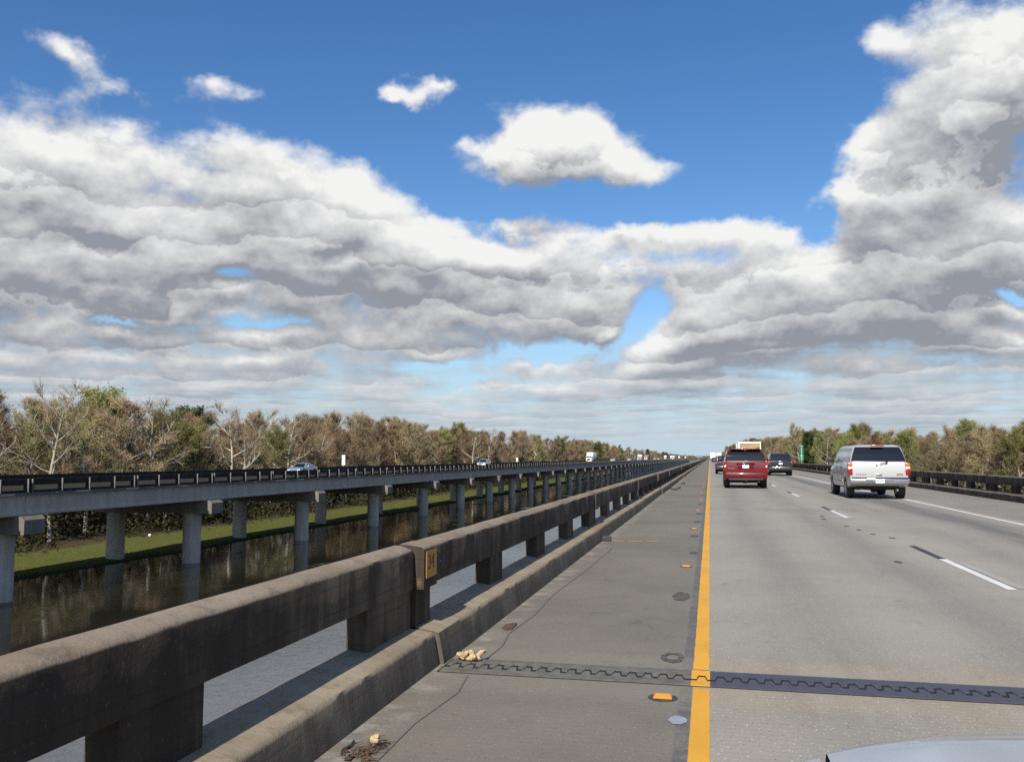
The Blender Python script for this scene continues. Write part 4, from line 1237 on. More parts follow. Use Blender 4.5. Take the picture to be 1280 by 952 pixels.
def small_suv(label, loc, rz, paint_m, L=4.6, W=1.86, H=1.72, group=None, oncoming=False, lit=False):
    sp = suv_spec(L, W, H, paint_m, .63, clear=.30, wheel=.36, tyre=.24, arch=.42, hood=H * .60, nose=H * .53)
    t, body, c = base_vehicle(sp, 'suv', label, 'SUV', loc, rz, group)
    yr = -L / 2; k = H / 1.72
    mb = MB(); c.end(mb, True, .08, .90, .09, .11); mb.build('rear_window', M['glass'], t, fix=False)
    mb = MB(); c.end(mb, False, .08, .90, .11, .13); mb.build('windscreen', M['glass'], t, fix=False)
    for s in (1, -1):
        mb = MB(); c.side(mb, s, -2.0, -.75, .10, .90, .18, .02); mb.build('side_window', M['glass'], t, smooth=False)
        mb = MB(); c.side(mb, s, -.66, .90, .10, .90, .02, -.55); mb.build('side_window', M['glass'], t, smooth=False)
        mb = MB(); mb.rbox((s * (W / 2 - .09), yr + .04, .98 * k), (.18, .14, .24), .03); mb.build('tail_lamp', M['lamp_red'], t)
        mb = MB(); mb.rbox((s * (W / 2 - .26), L / 2 - .02, .80 * k), (.36, .16, .18), .04); mb.build('headlight', M['lamp_clear'], t)
        mb = MB(); mb.tube([(s * .58, -1.6, H - .02), (s * .58, -1.5, H + .04), (s * .58, .1, H + .04), (s * .58, .2, H)], .018, 6); mb.build('roof_rail', M['trim'], t)
    mb = MB(); mb.rbox((0, yr - .02, .56), (W * .97, .22, .26), .07); mb.build('rear_bumper', M['trim'], t)
    mb = MB(); mb.rbox((0, yr - .10, .69), (W * .72, .08, .05), .015); mb.build('bumper_strip', M['chrome'], t)
    mb = MB(); mb.rbox((0, yr - .04, 1.10 * k), (.22, .03, .05), .012); mb.build('tailgate_handle', M['chrome'], t)
    rear_plate(t, yr - .05, .93 * k)
    mb = MB(); mb.rbox((0, L / 2 + .0, .55), (W * .95, .22, .30), .07); mb.build('front_bumper', M['trim'] if not oncoming else paint_m, t)
    mb = MB(); mb.rbox((0, L / 2 + .02, .83 * k), (.85, .06, .16), .02); mb.build('grille', M['trim'], t)
    mirror(t, sp, c, M['trim'])
    return t

def sedan(label, loc, rz, paint_m, group=None, L=4.7, W=1.82, H=1.45):
    hw = W / 2
    sp = dict(L=L, W=W, belt=.93, roof=H - .05, clear=.20, wheel=.325, tyre=.22, arch=.38, axles=(-L / 2 + 1.0, L / 2 - .92), cowl=L / 2 - 1.25, hood=.95, nose=.72, deck=(-L / 2 + 1.0, .98), paint=paint_m, mirror_y=L / 2 - 1.65, rear_round=.14, nose_round=.20)
    sp['cabin'] = [(0, hw * .93, -L / 2 + .62, L / 2 - 1.12), (.5, hw * .85, -L / 2 + 1.05, L / 2 - 1.62), (.92, hw * .74, -L / 2 + 1.48, L / 2 - 2.02), (1.0, hw * .69, -L / 2 + 1.62, L / 2 - 2.16)]
    t, body, c = base_vehicle(sp, 'sedan', label, 'car', loc, rz, group)
    yr = -L / 2
    mb = MB(); c.end(mb, True, .06, .92, .12, .12); mb.build('rear_window', M['glass'], t, fix=False)
    mb = MB(); c.end(mb, False, .06, .92, .12, .12); mb.build('windscreen', M['glass'], t, fix=False)
    for s in (1, -1):
        mb = MB(); c.side(mb, s, -1.25, -.28, .10, .88, .55, .02); mb.build('side_window', M['glass_side'], t, smooth=False)
        mb = MB(); c.side(mb, s, -.20, .85, .10, .88, .02, -.58); mb.build('side_window', M['glass_side'], t, smooth=False)
        mb = MB(); mb.rbox((s * (hw - .22), yr + .05, .80), (.34, .14, .15), .03); mb.build('tail_lamp', M['lamp_red'], t)
        mb = MB(); mb.rbox((s * (hw - .28), L / 2 - .06, .64), (.38, .18, .14), .04); mb.build('headlight', M['lamp_clear'], t)
    mb = MB(); mb.rbox((0, L / 2 - .01, .50), (W * .78, .12, .16), .04); mb.build('grille', M['trim'], t)
    rear_plate(t, yr - .05, .62)
    mirror(t, sp, c, paint_m)
    return t

def truck(name, label, loc, rz, cab_m, box_m, group=None, L=8.5, H=3.9, W=2.55, rear_m=None, long_nose=False):
    t = thing(name, label, 'truck', loc, rz, group)
    yf = L / 2; cl = 2.3
    mb = MB(); mb.rbox((0, yf - cl / 2, 1.75), (W * .94, cl, 2.3), .14, 0, 3, (.94, .92))
    if long_nose: mb.rbox((0, yf + .55, 1.35), (W * .80, 1.3, 1.35), .16)
    mb.build('cab', cab_m, t)
    mb = MB(); mb.plate([(-W * .40, yf + .005, 1.95), (W * .40, yf + .005, 1.95), (W * .38, yf - .07, 2.65), (-W * .38, yf - .07, 2.65)], (0, .012, 0)); mb.build('windscreen', M['glass'], t, smooth=False)
    g = 1.21 if long_nose else .012
    mb = MB(); mb.rbox((0, yf + g, 1.25), (W * .5, .06, .75), .03); mb.build('grille', M['trim'], t)
    for s in (1, -1):
        mb = MB(); mb.plate([(s * (W * .462), yf - 1.5, 1.95), (s * (W * .462), yf - .35, 1.95), (s * (W * .448), yf - .5, 2.55), (s * (W * .448), yf - 1.5, 2.55)], (s * .012, 0, 0)); mb.build('side_window', M['glass'], t, smooth=False)
        mb = MB(); mb.rbox((s * W * .36, yf + g, .95), (.3, .08, .2), .03); mb.build('headlight', M['lamp_clear'], t)
        mb = MB(); mb.rbox((s * (W / 2 + .14), yf - .3, 2.2), (.16, .10, .5), .03); mb.box((s * (W / 2 - .01), yf - .3, 2.3), (.2, .04, .04)); mb.build('side_mirror', M['trim'], t)
    mb = MB(); mb.rbox((0, yf + g - .02, .62), (W * .95, .2, .34), .05); mb.build('front_bumper', M['chrome'], t)
    bl = L - cl - .25
    mb = MB(); mb.rbox((0, -L / 2 + bl / 2, (H + 1.05) / 2), (W, bl, H - 1.05), .03); bx = mb.build('cargo_box', box_m, t)
    if rear_m:
        mb = MB(); mb.plate([(-W * .46, -L / 2 - .004, 1.25), (W * .46, -L / 2 - .004, 1.25), (W * .46, -L / 2 - .004, H - .14), (-W * .46, -L / 2 - .004, H - .14)], (0, -.03, 0)); d = mb.build('rear_door', rear_m, bx, smooth=False)
    mb = MB()
    for s in (1, -1): mb.box((s * .42, 0, .86), (.12, L * .96, .26))
    mb.box((0, -L / 2 + .08, .62), (W * .9, .12, .18))
    mb.build('chassis', M['under'], t, smooth=False)
    for s in (1, -1):
        mb = MB(); mb.rbox((s * W * .40, -L / 2 - .01, .92), (.24, .06, .14), .02); mb.build('tail_lamp', M['lamp_red'], t)
    wm, rm = make_wheel(.50, .30)
    for a in (-L / 2 + 1.3, -L / 2 + 2.4, yf - 1.0):
        for s in (1, -1):
            w = link('wheel', wm, t, (s * (W / 2 - .17), a, .50), 0 if s > 0 else math.pi); link('rim', rm, w)
    return t

SILVER_LOC = (5.93, 34.6 + 1.75, 0)
RED_LOC = (1.70, 44.9 + 1.55, 0)
def build_traffic():
    silver_suv(); red_suv()
    small_suv('dark green SUV with a chrome bumper strip, ahead in the right lane', (5.72, 76.4 + 1.3, 0), 0, M['dark_green'], 4.75, 1.95, 1.84)
    small_suv('charcoal SUV half hidden on the left of the dark red SUV', (1.42, 82.5 + 1.3, 0), 0, M['charcoal'], 4.6, 1.86, 1.66)
    truck('box_truck', 'box truck with a tan rear door showing over the roof of the dark red SUV', (4.72, 112, 0), 0, M['white_paint'], M['white_paint'], None, 7.5, 3.36, 2.6, M['cargo_tan'])
    truck('box_truck', 'white box truck peeking out behind the tan-doored truck', (6.05, 165, 0), 0, M['white_paint'], M['white_paint'], None, 8.5, 3.95, 2.6)
    # far ahead on our side
    truck('box_truck', 'far white truck near the vanishing point in the left lane', (1.7, 470, 0), 0, M['white_paint'], M['white_paint'], None, 12, 4.0, 2.6)
    truck('box_truck', 'far white truck near the vanishing point in the right lane', (5.3, 520, 0), 0, M['white_paint'], M['white_paint'], None, 12, 4.1, 2.6)
    sedan('small far dark car in the left lane between the red SUV and the far trucks', (1.6, 330, 0), 0, M['charcoal'])
    sedan('small far white car in the left lane just before the far trucks', (1.7, 400, 0), 0, M['white_paint'])
    sedan('small far dark car in the right lane before the far trucks', (5.2, 360, 0), 0, M['charcoal'])
    # the other bridge, oncoming
    pi = math.pi
    sedan('pale grey-blue sedan coming along the left bridge beside the white sign', (-47.6, 96.5, ZD), pi, M['grey_blue'])
    small_suv('white and grey SUV coming along the left bridge, alone between the trees', (-46.0, 176.5, ZD), pi, M['champagne'], 4.7, 1.9, 1.78, None, True)
    truck('box_truck', 'white lorry coming along the left bridge in front of the wood', (-46.8, 352, ZD), pi, M['white_paint'], M['white_paint'], None, 13, 4.15, 2.6, None, True)
    sedan('white car on the left bridge first behind the white lorry', (-46.8, 432, ZD), pi, M['white_paint'])
    sedan('white car leading the close pair on the left bridge', (-46.8, 522, ZD), pi, M['white_paint'])
    sedan('silver car second of the close pair on the left bridge', (-43.6, 560, ZD), pi, M['silver'])
    truck('box_truck', 'white lorry just ahead of the red trailer on the left bridge', (-46.8, 606, ZD), pi, M['white_paint'], M['white_paint'], None, 11, 4.0)
    truck('box_truck', 'lorry with a red trailer far along the left bridge', (-46.8, 668, ZD), pi, M['white_paint'], M['cargo_red'], None, 14, 4.2)
    sedan('white car behind the red trailer far along the left bridge', (-43.6, 720, ZD), pi, M['white_paint'])
    sedan('white car far along the left bridge, before the last lorries', (-46.8, 830, ZD), pi, M['white_paint'])
    for k, (x, y) in enumerate(((-46.8, 960), (-43.6, 1040), (-46.8, 1180), (-46.8, 1400), (-43.6, 1650))):
        truck('box_truck', 'tiny white lorry in the line at the far end of the left bridge', (x, y, ZD), pi, M['white_paint'], M['white_paint'], 'far white lorries at the end of the left bridge', 14, 4.2)
build_traffic()

# ------------------------------------------------------------------ the car the view is taken from: bonnet in the lower right corner
def own_car():
    L, W = 4.7, 1.80
    t = thing('car', 'pale silver car whose bonnet edge shows in the lower right corner', 'car', (0.975, 2.235 - L / 2, 0))
    hw, yf = W / 2, L / 2
    def nose(u):  return yf - .30 * abs(u) ** 3.0
    def zh(u, v):
        # u across, v from the nose back to the windscreen
        z = .898 + .085 * v ** .8 - .032 * abs(u) ** 3.2
        z += .013 * min(1, max(0, (v - .07) / .08)) * (1 - min(1, max(0, (abs(u) - .60) / .14))) - .0 * (1 / (1 + math.exp(-(abs(u) - .62) * -26)))           # raised middle panel
        z -= .10 * max(0, 1 - v / .07) ** 2
        return z
    def top(u0, u1, nu, v0=0.0, lift=0.0):
        rows = []
        for a in range(31):
            v = v0 + (1 - v0) * (a / 30) ** 1.6
            row = []
            for b in range(nu + 1):
                u = u0 + (u1 - u0) * b / nu
                y = nose(u) - v * (nose(u) - (yf - 1.38 + .12 * abs(u) ** 2))
                row.append((u * hw * (1 - .04 * (1 - v)), y, zh(u, v) + lift))
            rows.append(row)
        return rows
    mb = MB(); mb.grid(top(-.865, .865, 44)); mb.build('bonnet', M['champagne'], t, angle=60)
    for s in (1, -1):
        mb = MB()
        rows = top(.885 * s, 1.0 * s, 8)
        mb.grid(rows)
        side = []
        for k, dz in enumerate((0, .05, .16, .30, .42)):
            side.append([(r[-1][0] + s * (.025 * math.sin(min(1, dz / .3) * 1.57)), r[-1][1], r[-1][2] - dz) for r in rows])
        mb.grid(side)
        mb.build('wing', M['champagne'], t, angle=60)
    mb = MB()
    for s in (1, -1):
        a = top(.865 * s, .885 * s, 1); mb.grid([[(x, y, z - .022) for x, y, z in r] for r in a])
    mb.build('bonnet_gap', M['trim'], t)
    mb = MB(); rows = []
    prof = [(0, .80), (.035, .70), (.06, .55), (.05, .40), (.0, .25)]
    us = [-1 + 2 * k / 24 for k in range(25)]
    rows.append([(u * hw * .96, nose(u), zh(u, 0)) for u in us])
    for d, z in prof: rows.append([(u * hw * .97, nose(u) + d, z - .03 * abs(u)) for u in us])
    mb.grid(rows); mb.build('front_bumper', M['champagne'], t, angle=60)
    for s in (1, -1):
        mb = MB(); mb.rbox((s * .66, yf - .12, .72), (.34, .14, .14), .05); mb.build('headlight', M['lamp_clear'], t)
    mb = MB(); mb.rbox((0, yf + .03, .66), (.72, .06, .14), .03); mb.build('grille', M['trim'], t)
    # cabin and tail behind the lens
    sp = dict(L=L, W=W, belt=.95, roof=1.36, clear=.22, wheel=.32, tyre=.22, arch=.38, axles=(-L / 2 + .98, L / 2 - .92), cowl=yf - 1.40, hood=.78, nose=.62, deck=(-L / 2 + 1.0, 1.0), paint=M['champagne'], mirror_y=0, rear_round=.14, nose_round=.26)
    sp['cabin'] = [(0, hw * .93, -L / 2 + .62, yf - 1.34), (.5, hw * .86, -L / 2 + 1.05, yf - 1.9), (.92, hw * .76, -L / 2 + 1.45, yf - 2.3), (1.0, hw * .71, -L / 2 + 1.6, yf - 2.45)]
    mb = MB(); lower_shell(mb, sp); c = Cabin(sp); c.shell(mb); mb.build('body', M['champagne'], t, angle=35)
    mb = MB(); c.end(mb, False, .06, .92, .10, .10); mb.build('windscreen', M['glass_side'], t, fix=False)
    for s in (1, -1):
        mb = MB(); c.side(mb, s, -1.1, .55, .10, .88, .4, -.55); mb.build('side_window', M['glass_side'], t, smooth=False)
    wm, rm = make_wheel(.32, .22)
    for a in sp['axles']:
        for s in (1, -1):
            w = link('wheel', wm, t, (s * (hw - .13), a, .32), 0 if s > 0 else math.pi); link('rim', rm, w)
own_car()

# ------------------------------------------------------------------ signs and litter
def build_signs():
    s = thing('mile_marker', 'tall narrow green mile sign behind the right barrier', 'road sign', (10.55, 107.5, 0))
    mb = MB(); mb.plate([(-.24, 0, 1.12), (.24, 0, 1.12), (.24, 0, 2.95), (-.24, 0, 2.95)], (0, .02, 0)); p = mb.build('panel', M['sign_green'], s, smooth=False)
    for txt, z, sz in (('MILE', 2.80, .155), ('1', 2.46, .42), ('1', 2.10, .42), ('6', 1.73, .42), ('2', 1.34, .42)):
        me = text_mesh(txt, sz, .002); me.materials.append(M['sign_white'])
        o = link('lettering', me, p, (0, -.004, z)); o.rotation_euler = (R(90), 0, 0)
    mb = MB(); mb.box((0, .045, 1.35), (.06, .04, 3.1)); mb.build('post', M['steel'], s, smooth=False)
    # two white panels standing on the far parapet of the other bridge
    for lab, x, y, w, h, z in (('white upright sign on the far rail of the left bridge, near the grey-blue sedan', -51.35, 117.0, .50, 1.45, .40), ('small white sign on the left bridge, right of the white and grey SUV', -51.35, 233, .5, 1.1, .35)):
        s = thing('white_sign', lab, 'road sign', (x, y, 0))
        mb = MB(); mb.rbox((0, 0, z + h / 2), (w, .03, h), .01); mb.build('panel', M['sign_white'], s, smooth=False)
        mb = MB(); mb.box((0, .035, z - .3), (.07, .04, 1.9)); mb.build('post', M['steel'], s, smooth=False)

def build_litter():
    # crumpled cream foam by the kerb joint
    bm = bmesh.new()
    rnd = random.Random(11)
    for k in range(26):
        r = rnd.uniform(.012, .030)
        c = Vector((rnd.uniform(-.085, .085), rnd.uniform(-.04, .04), r * .8 + rnd.uniform(0, .03)))
        g = bmesh.ops.create_icosphere(bm, subdivisions=2, radius=r)
        S = Matrix.Rotation(rnd.uniform(0, 3), 3, 'X') @ Matrix.Rotation(rnd.uniform(0, 3), 3, 'Z')
        for v in g['verts']:
            q = Vector((v.co.x * 1.7, v.co.y * .65, v.co.z * .8)); n = mnoise.noise(v.co * 60 + Vector((k, 0, 0)))
            v.co = S @ (q * (1 + .45 * n)) + c
            v.co.z = max(v.co.z, .001)
    me = bpy.data.meshes.new('foam_litter'); bm.to_mesh(me); bm.free(); me.materials.append(M['foam']); me.shade_smooth()
    o = link('foam_litter', me, None, (-1.765, 6.33, .013))
    tag(o, 'crumpled cream foam lump lying on the joint at the foot of the left kerb', 'litter')
    # block and dead twigs
    mb = MB(); mb.rbox((0, 0, .018), (.050, .045, .036), .012); mb.rbox((.012, -.012, .036), (.03, .028, .02), .008)
    tag(mb.build('wood_block', M['foam']), 'small cream block sitting on the dead twigs at the kerb foot', 'litter').location = (-1.72, 4.38, .03)
    mb = MB(); rnd = random.Random(3)
    for k in range(60):
        a = rnd.gauss(.9, .9); l = rnd.uniform(.03, .15)
        p = Vector((rnd.gauss(0, .04), rnd.gauss(0, .08), rnd.uniform(.004, .02)))
        d = Vector((math.sin(a) * .5, math.cos(a) * .9, rnd.uniform(-.08, .08))) * l
        m1 = p + d * .5 + Vector((rnd.uniform(-.015, .015), 0, rnd.uniform(0, .012)))
        mb.tube([p, m1, p + d], [rnd.uniform(.001, .004), .0025, .001], 5)
    for k in range(26):
        p = Vector((rnd.gauss(.0, .06), rnd.gauss(0, .13), rnd.uniform(.004, .02))); a = rnd.uniform(0, 6.28); s = rnd.uniform(.012, .03)
        mb.face([p + Vector((s * math.cos(a + b), s * .6 * math.sin(a + b), .006 * (j % 2))) for j, b in enumerate((0, 1.57, 3.14, 4.7))])
    tag(mb.build('dead_twigs', M['twig_litter']), kind='stuff').location = (-1.745, 4.27, 0)
    mb = MB(); rnd = random.Random(6)
    pts = [(-1.86, 4.43), (-1.845, 4.36), (-1.86, 4.29), (-1.84, 4.22)]
    mb.tube([(x, y, .012) for x, y in pts], [.007, .009, .007, .004], 6)
    tag(mb.build('tar_strand', M['bitumen']), 'thin black strand against the kerb left of the dead twigs', 'debris')
    # rusty scrap near the second kerb
    mb = MB(); rnd = random.Random(7)
    for k in range(8):
        mb.rbox((.018 * math.sin(k * 2.1), -.10 + .028 * k, .008 + .001 * k), (.05 + .01 * (k % 3), .06, .010), .004)
    tag(mb.build('rusty_scrap', M['leaf_rust']), 'flat rust brown scrap on the shoulder beside the left kerb', 'debris').location = (-1.76, 7.66, 0)
    # scraps of tyre farther along the shoulder
    mb = MB(); rows = []
    for k in range(13):
        q = k / 12; x = -.30 + .62 * q; z = .02 + .10 * abs(2 * q - 1) ** 1.6; y = .16 * math.sin(q * 3)
        rows.append([(x, y - .05, z), (x, y - .02, z + .045), (x, y + .03, z + .05), (x, y + .06, z + .01), (x, y, z - .012)])
    mb.grid(rows, 0, True)
    tag(mb.build('tyre_shred', M['rubber']), 'curved black shred of tyre on the shoulder near the left kerb', 'debris').location = (-1.62, 40.6, .01)
    mb = MB(); mb.rbox((0, 0, .03), (.22, .3, .05), .02); mb.rbox((.08, .1, .05), (.1, .12, .05), .02)
    tag(mb.build('tyre_shred', M['rubber']), 'small black scrap of tyre just beyond the curved shred', 'debris').location = (-1.5, 50.5, .005)
    mb = MB(); mb.rbox((0, 0, .05), (.16, .10, .10), .02); mb.rbox((-.12, .02, .03), (.12, .08, .06), .02)
    tag(mb.build('black_scrap', M['bitumen']), 'lump of black scrap where the orange marks meet the kerb', 'debris').location = (-1.83, 15.8, .003)
    for lab, x, y, r in (('white ball of litter on the sunlit grass beneath the left bridge', -57.4, 81.5, .16), ('smaller pale litter scrap on the grass right of the white ball', -59.6, 88.0, .11)):
        bm = bmesh.new(); bmesh.ops.create_icosphere(bm, subdivisions=2, radius=r)
        for v in bm.verts: v.co *= 1 + .25 * mnoise.noise(v.co * 9)
        me = bpy.data.meshes.new('litter_ball'); bm.to_mesh(me); bm.free(); me.materials.append(M['sign_white']); me.shade_smooth()
        tag(link('litter_ball', me, None, (x, y, -6.62)), lab, 'litter')
build_signs(); build_litter()

# ------------------------------------------------------------------ trees
def make_tree(seed, H, spread, style):
    """returns trunk mesh and crown mesh; style: limbs, low, twig material, density, leaves, bark"""
    rnd = random.Random(seed)
    wood, fol = MB(), MB()
    V = Vector
    def rv(s=1.0): return V((rnd.uniform(-s, s), rnd.uniform(-s, s), rnd.uniform(-s, s)))
    def twig(p, d, l, w):
        side = d.cross(rv()).normalized() * w * .5
        b = p + d * l
        fol.face([p - side, p + side, b], 0)
    def spray(p, d, n, l0, l1, w):
        for _ in range(n):
            dd = (d + rv(.85) + V((0, 0, .25))).normalized()
            l = rnd.uniform(l0, l1)
            twig(p, dd, l, w)
            q = p + dd * l * rnd.uniform(.4, .75)
            twig(q, (dd + rv(.8)).normalized(), l * .55, w * .75)
            if style['leaf'] and rnd.random() < style['leaf']:
                for _ in range(2):
                    c = p + dd * l * rnd.uniform(.5, 1.1) + rv(.15); s = rnd.uniform(*style['lsize'])
                    a = rv().normalized() * s; b = a.cross(rv()).normalized() * s * .7
                    fol.face([c - a, c - b * .8, c + a, c + b], 1)
    th = H * style.get('top', .95)
    lean = rv(.02)
    tp = []; n = 9; r0 = H * style.get('girth', .0135)
    p = V((0, 0, -.3)); d = V((lean.x, lean.y, 1)).normalized()
    tr = []
    for k in range(n + 1):
        tp.append(p.copy()); tr.append(r0 * (1.35 if k == 0 else 1) * (1 - .88 * k / n) + .012)
        p = p + d * (th / n); d = (d + V((rnd.uniform(-.09, .09), rnd.uniform(-.09, .09), 0))).normalized()
    wood.tube(tp, tr, 7, 0, False)
    def trunk_at(t):
        k = min(int(t * n), n - 1); q = t * n - k
        return tp[k].lerp(tp[k + 1], q), tr[k] + (tr[k + 1] - tr[k]) * q
    nl = style['limbs']; az = rnd.uniform(0, 6.28)
    for i in range(nl):
        t = style['low'] + (.97 - style['low']) * ((i + rnd.random() * .8) / nl)
        az += 2.4 + rnd.uniform(-.5, .5)
        P, rr = trunk_at(min(t, .99))
        g = (t - style['low']) / (1 - style['low'])
        ln = spread * (1.0 - .62 * g ** 1.5) * rnd.uniform(.65, 1.15) * (0.75 + .4 * min(1, g * 3))
        el = style['el0'] + (style['el1'] - style['el0']) * g + rnd.uniform(-.18, .18)
        d = V((math.cos(az) * math.cos(el), math.sin(az) * math.cos(el), math.sin(el)))
        m = 6; pts = [P.copy()]; q = P.copy()
        for k in range(m):
            q = q + d * (ln / m); pts.append(q.copy())
            d = (d + rv(.16) + V((0, 0, style['curve']))).normalized()
        r1 = min(rr * .62, .022 * ln)
        wood.tube(pts, [r1 * (1 - .9 * k / m) + .008 for k in range(m + 1)], 5, 0, False)
        ns = style['subs']
        for j in range(ns):
            s = .22 + .75 * (j + rnd.random() * .7) / ns
            k = min(int(s * m), m - 1)
            B = pts[k].lerp(pts[k + 1], s * m - k)
            ax = (pts[k + 1] - pts[k]).normalized()
            sd = (ax + rv(1.0) + V((0, 0, .18))).normalized()
            sl = ln * (.48 - .22 * s) * rnd.uniform(.6, 1.2)
            sp = [B, B + sd * sl * .5]
            sd2 = (sd + rv(.3) + V((0, 0, .15))).normalized()
            sp.append(sp[1] + sd2 * sl * .5)
            wood.tube(sp, [r1 * .38 * (1 - .5 * s) + .007, r1 * .22 + .006, .005], 4, 0, False)
            for f in (.35, .7, 1.0):
                b = sp[0].lerp(sp[1], f * 2) if f < .5 else sp[1].lerp(sp[2], f * 2 - 1)
                spray(b, sd2, style['n'], .35, style['tl'], style['tw'])
        spray(pts[-1], d, style['n'] * 2, .35, style['tl'], style['tw'])
    spray(tp[-1], V((0, 0, 1)), style['n'] * 3, .4, style['tl'], style['tw'])
    return wood.mesh('trunk', M[style['bark']], fix=False), fol.mesh('crown', [M[style['twig']], M[style.get('leafmat') or style['twig']]], smooth=False, fix=False)

BARE = dict(limbs=20, low=.24, el0=.35, el1=1.05, curve=.07, subs=9, n=9, tl=1.35, tw=.042, leaf=0, lsize=(.05, .1), bark='bark_brown', twig='twig_brown')
def style(**kw):
    s = dict(BARE); s.update(kw); return s
KINDS = {
    # reddish brown bare wetland trees, tall and narrow or broad
    'bare_tree': [(11, 15.5, 4.0, style(twig='twig_brown', leaf=.25, lsize=(.06, .12), leafmat='bud_rust')), (12, 14.6, 4.6, style(twig='twig_tan', limbs=15)), (13, 16.4, 3.6, style(twig='twig_brown', limbs=20, el1=1.2)), (14, 15.0, 4.4, style(twig='twig_tan', leaf=.3, lsize=(.06, .11), leafmat='bud_rust', limbs=18)), (15, 15.8, 4.2, style(twig='twig_brown', leaf=.5, lsize=(.07, .14), leafmat='bud_rust'))],
    # pale trunked trees whose limbs show white
    'pale_tree': [(21, 15.0, 4.6, style(bark='bark_pale', twig='twig_tan', n=4, girth=.016, limbs=14, el0=.15, el1=.85, curve=.05)), (22, 14.2, 5.0, style(bark='bark_pale', twig='twig_brown', n=4, girth=.015, limbs=15, el0=.3, el1=.9)), (23, 15.6, 4.4, style(bark='bark_pale', twig='twig_olive', n=5, girth=.015, limbs=17, el0=.1, el1=1.0))],
    # trees in new leaf
    'budding_tree': [(31, 14.6, 4.2, style(twig='twig_olive', leaf=.7, lsize=(.05, .11), leafmat='bud_green')), (32, 13.8, 4.6, style(twig='twig_olive', leaf=.9, lsize=(.06, .13), leafmat='bud_green', n=10)), (33, 15.2, 3.9, style(twig='twig_tan', leaf=.5, lsize=(.05, .10), leafmat='bud_green'))],
    'evergreen_tree': [(41, 15.6, 3.4, style(twig='evergreen', leaf=1.0, lsize=(.10, .2), leafmat='evergreen', n=9, limbs=20, low=.32, el0=.1, el1=.8)), (42, 13.5, 3.9, style(twig='evergreen', leaf=1.0, lsize=(.10, .2), leafmat='evergreen', n=9, limbs=18, low=.2))],
}
TREE_WORDS = {
    'bare_tree': 'brown leafless tree of fine twigs', 'pale_tree': 'bare tree with white spreading limbs',
    'budding_tree': 'olive green tree in new leaf', 'evergreen_tree': 'dark green evergreen tree'}
PLACES = {'L1': 'in the front row of the left wood', 'L2': 'in the back rows of the left wood', 'L3': 'in the far part of the left wood',
          'R1': 'in the near part of the right wood', 'R2': 'in the far part of the right wood'}
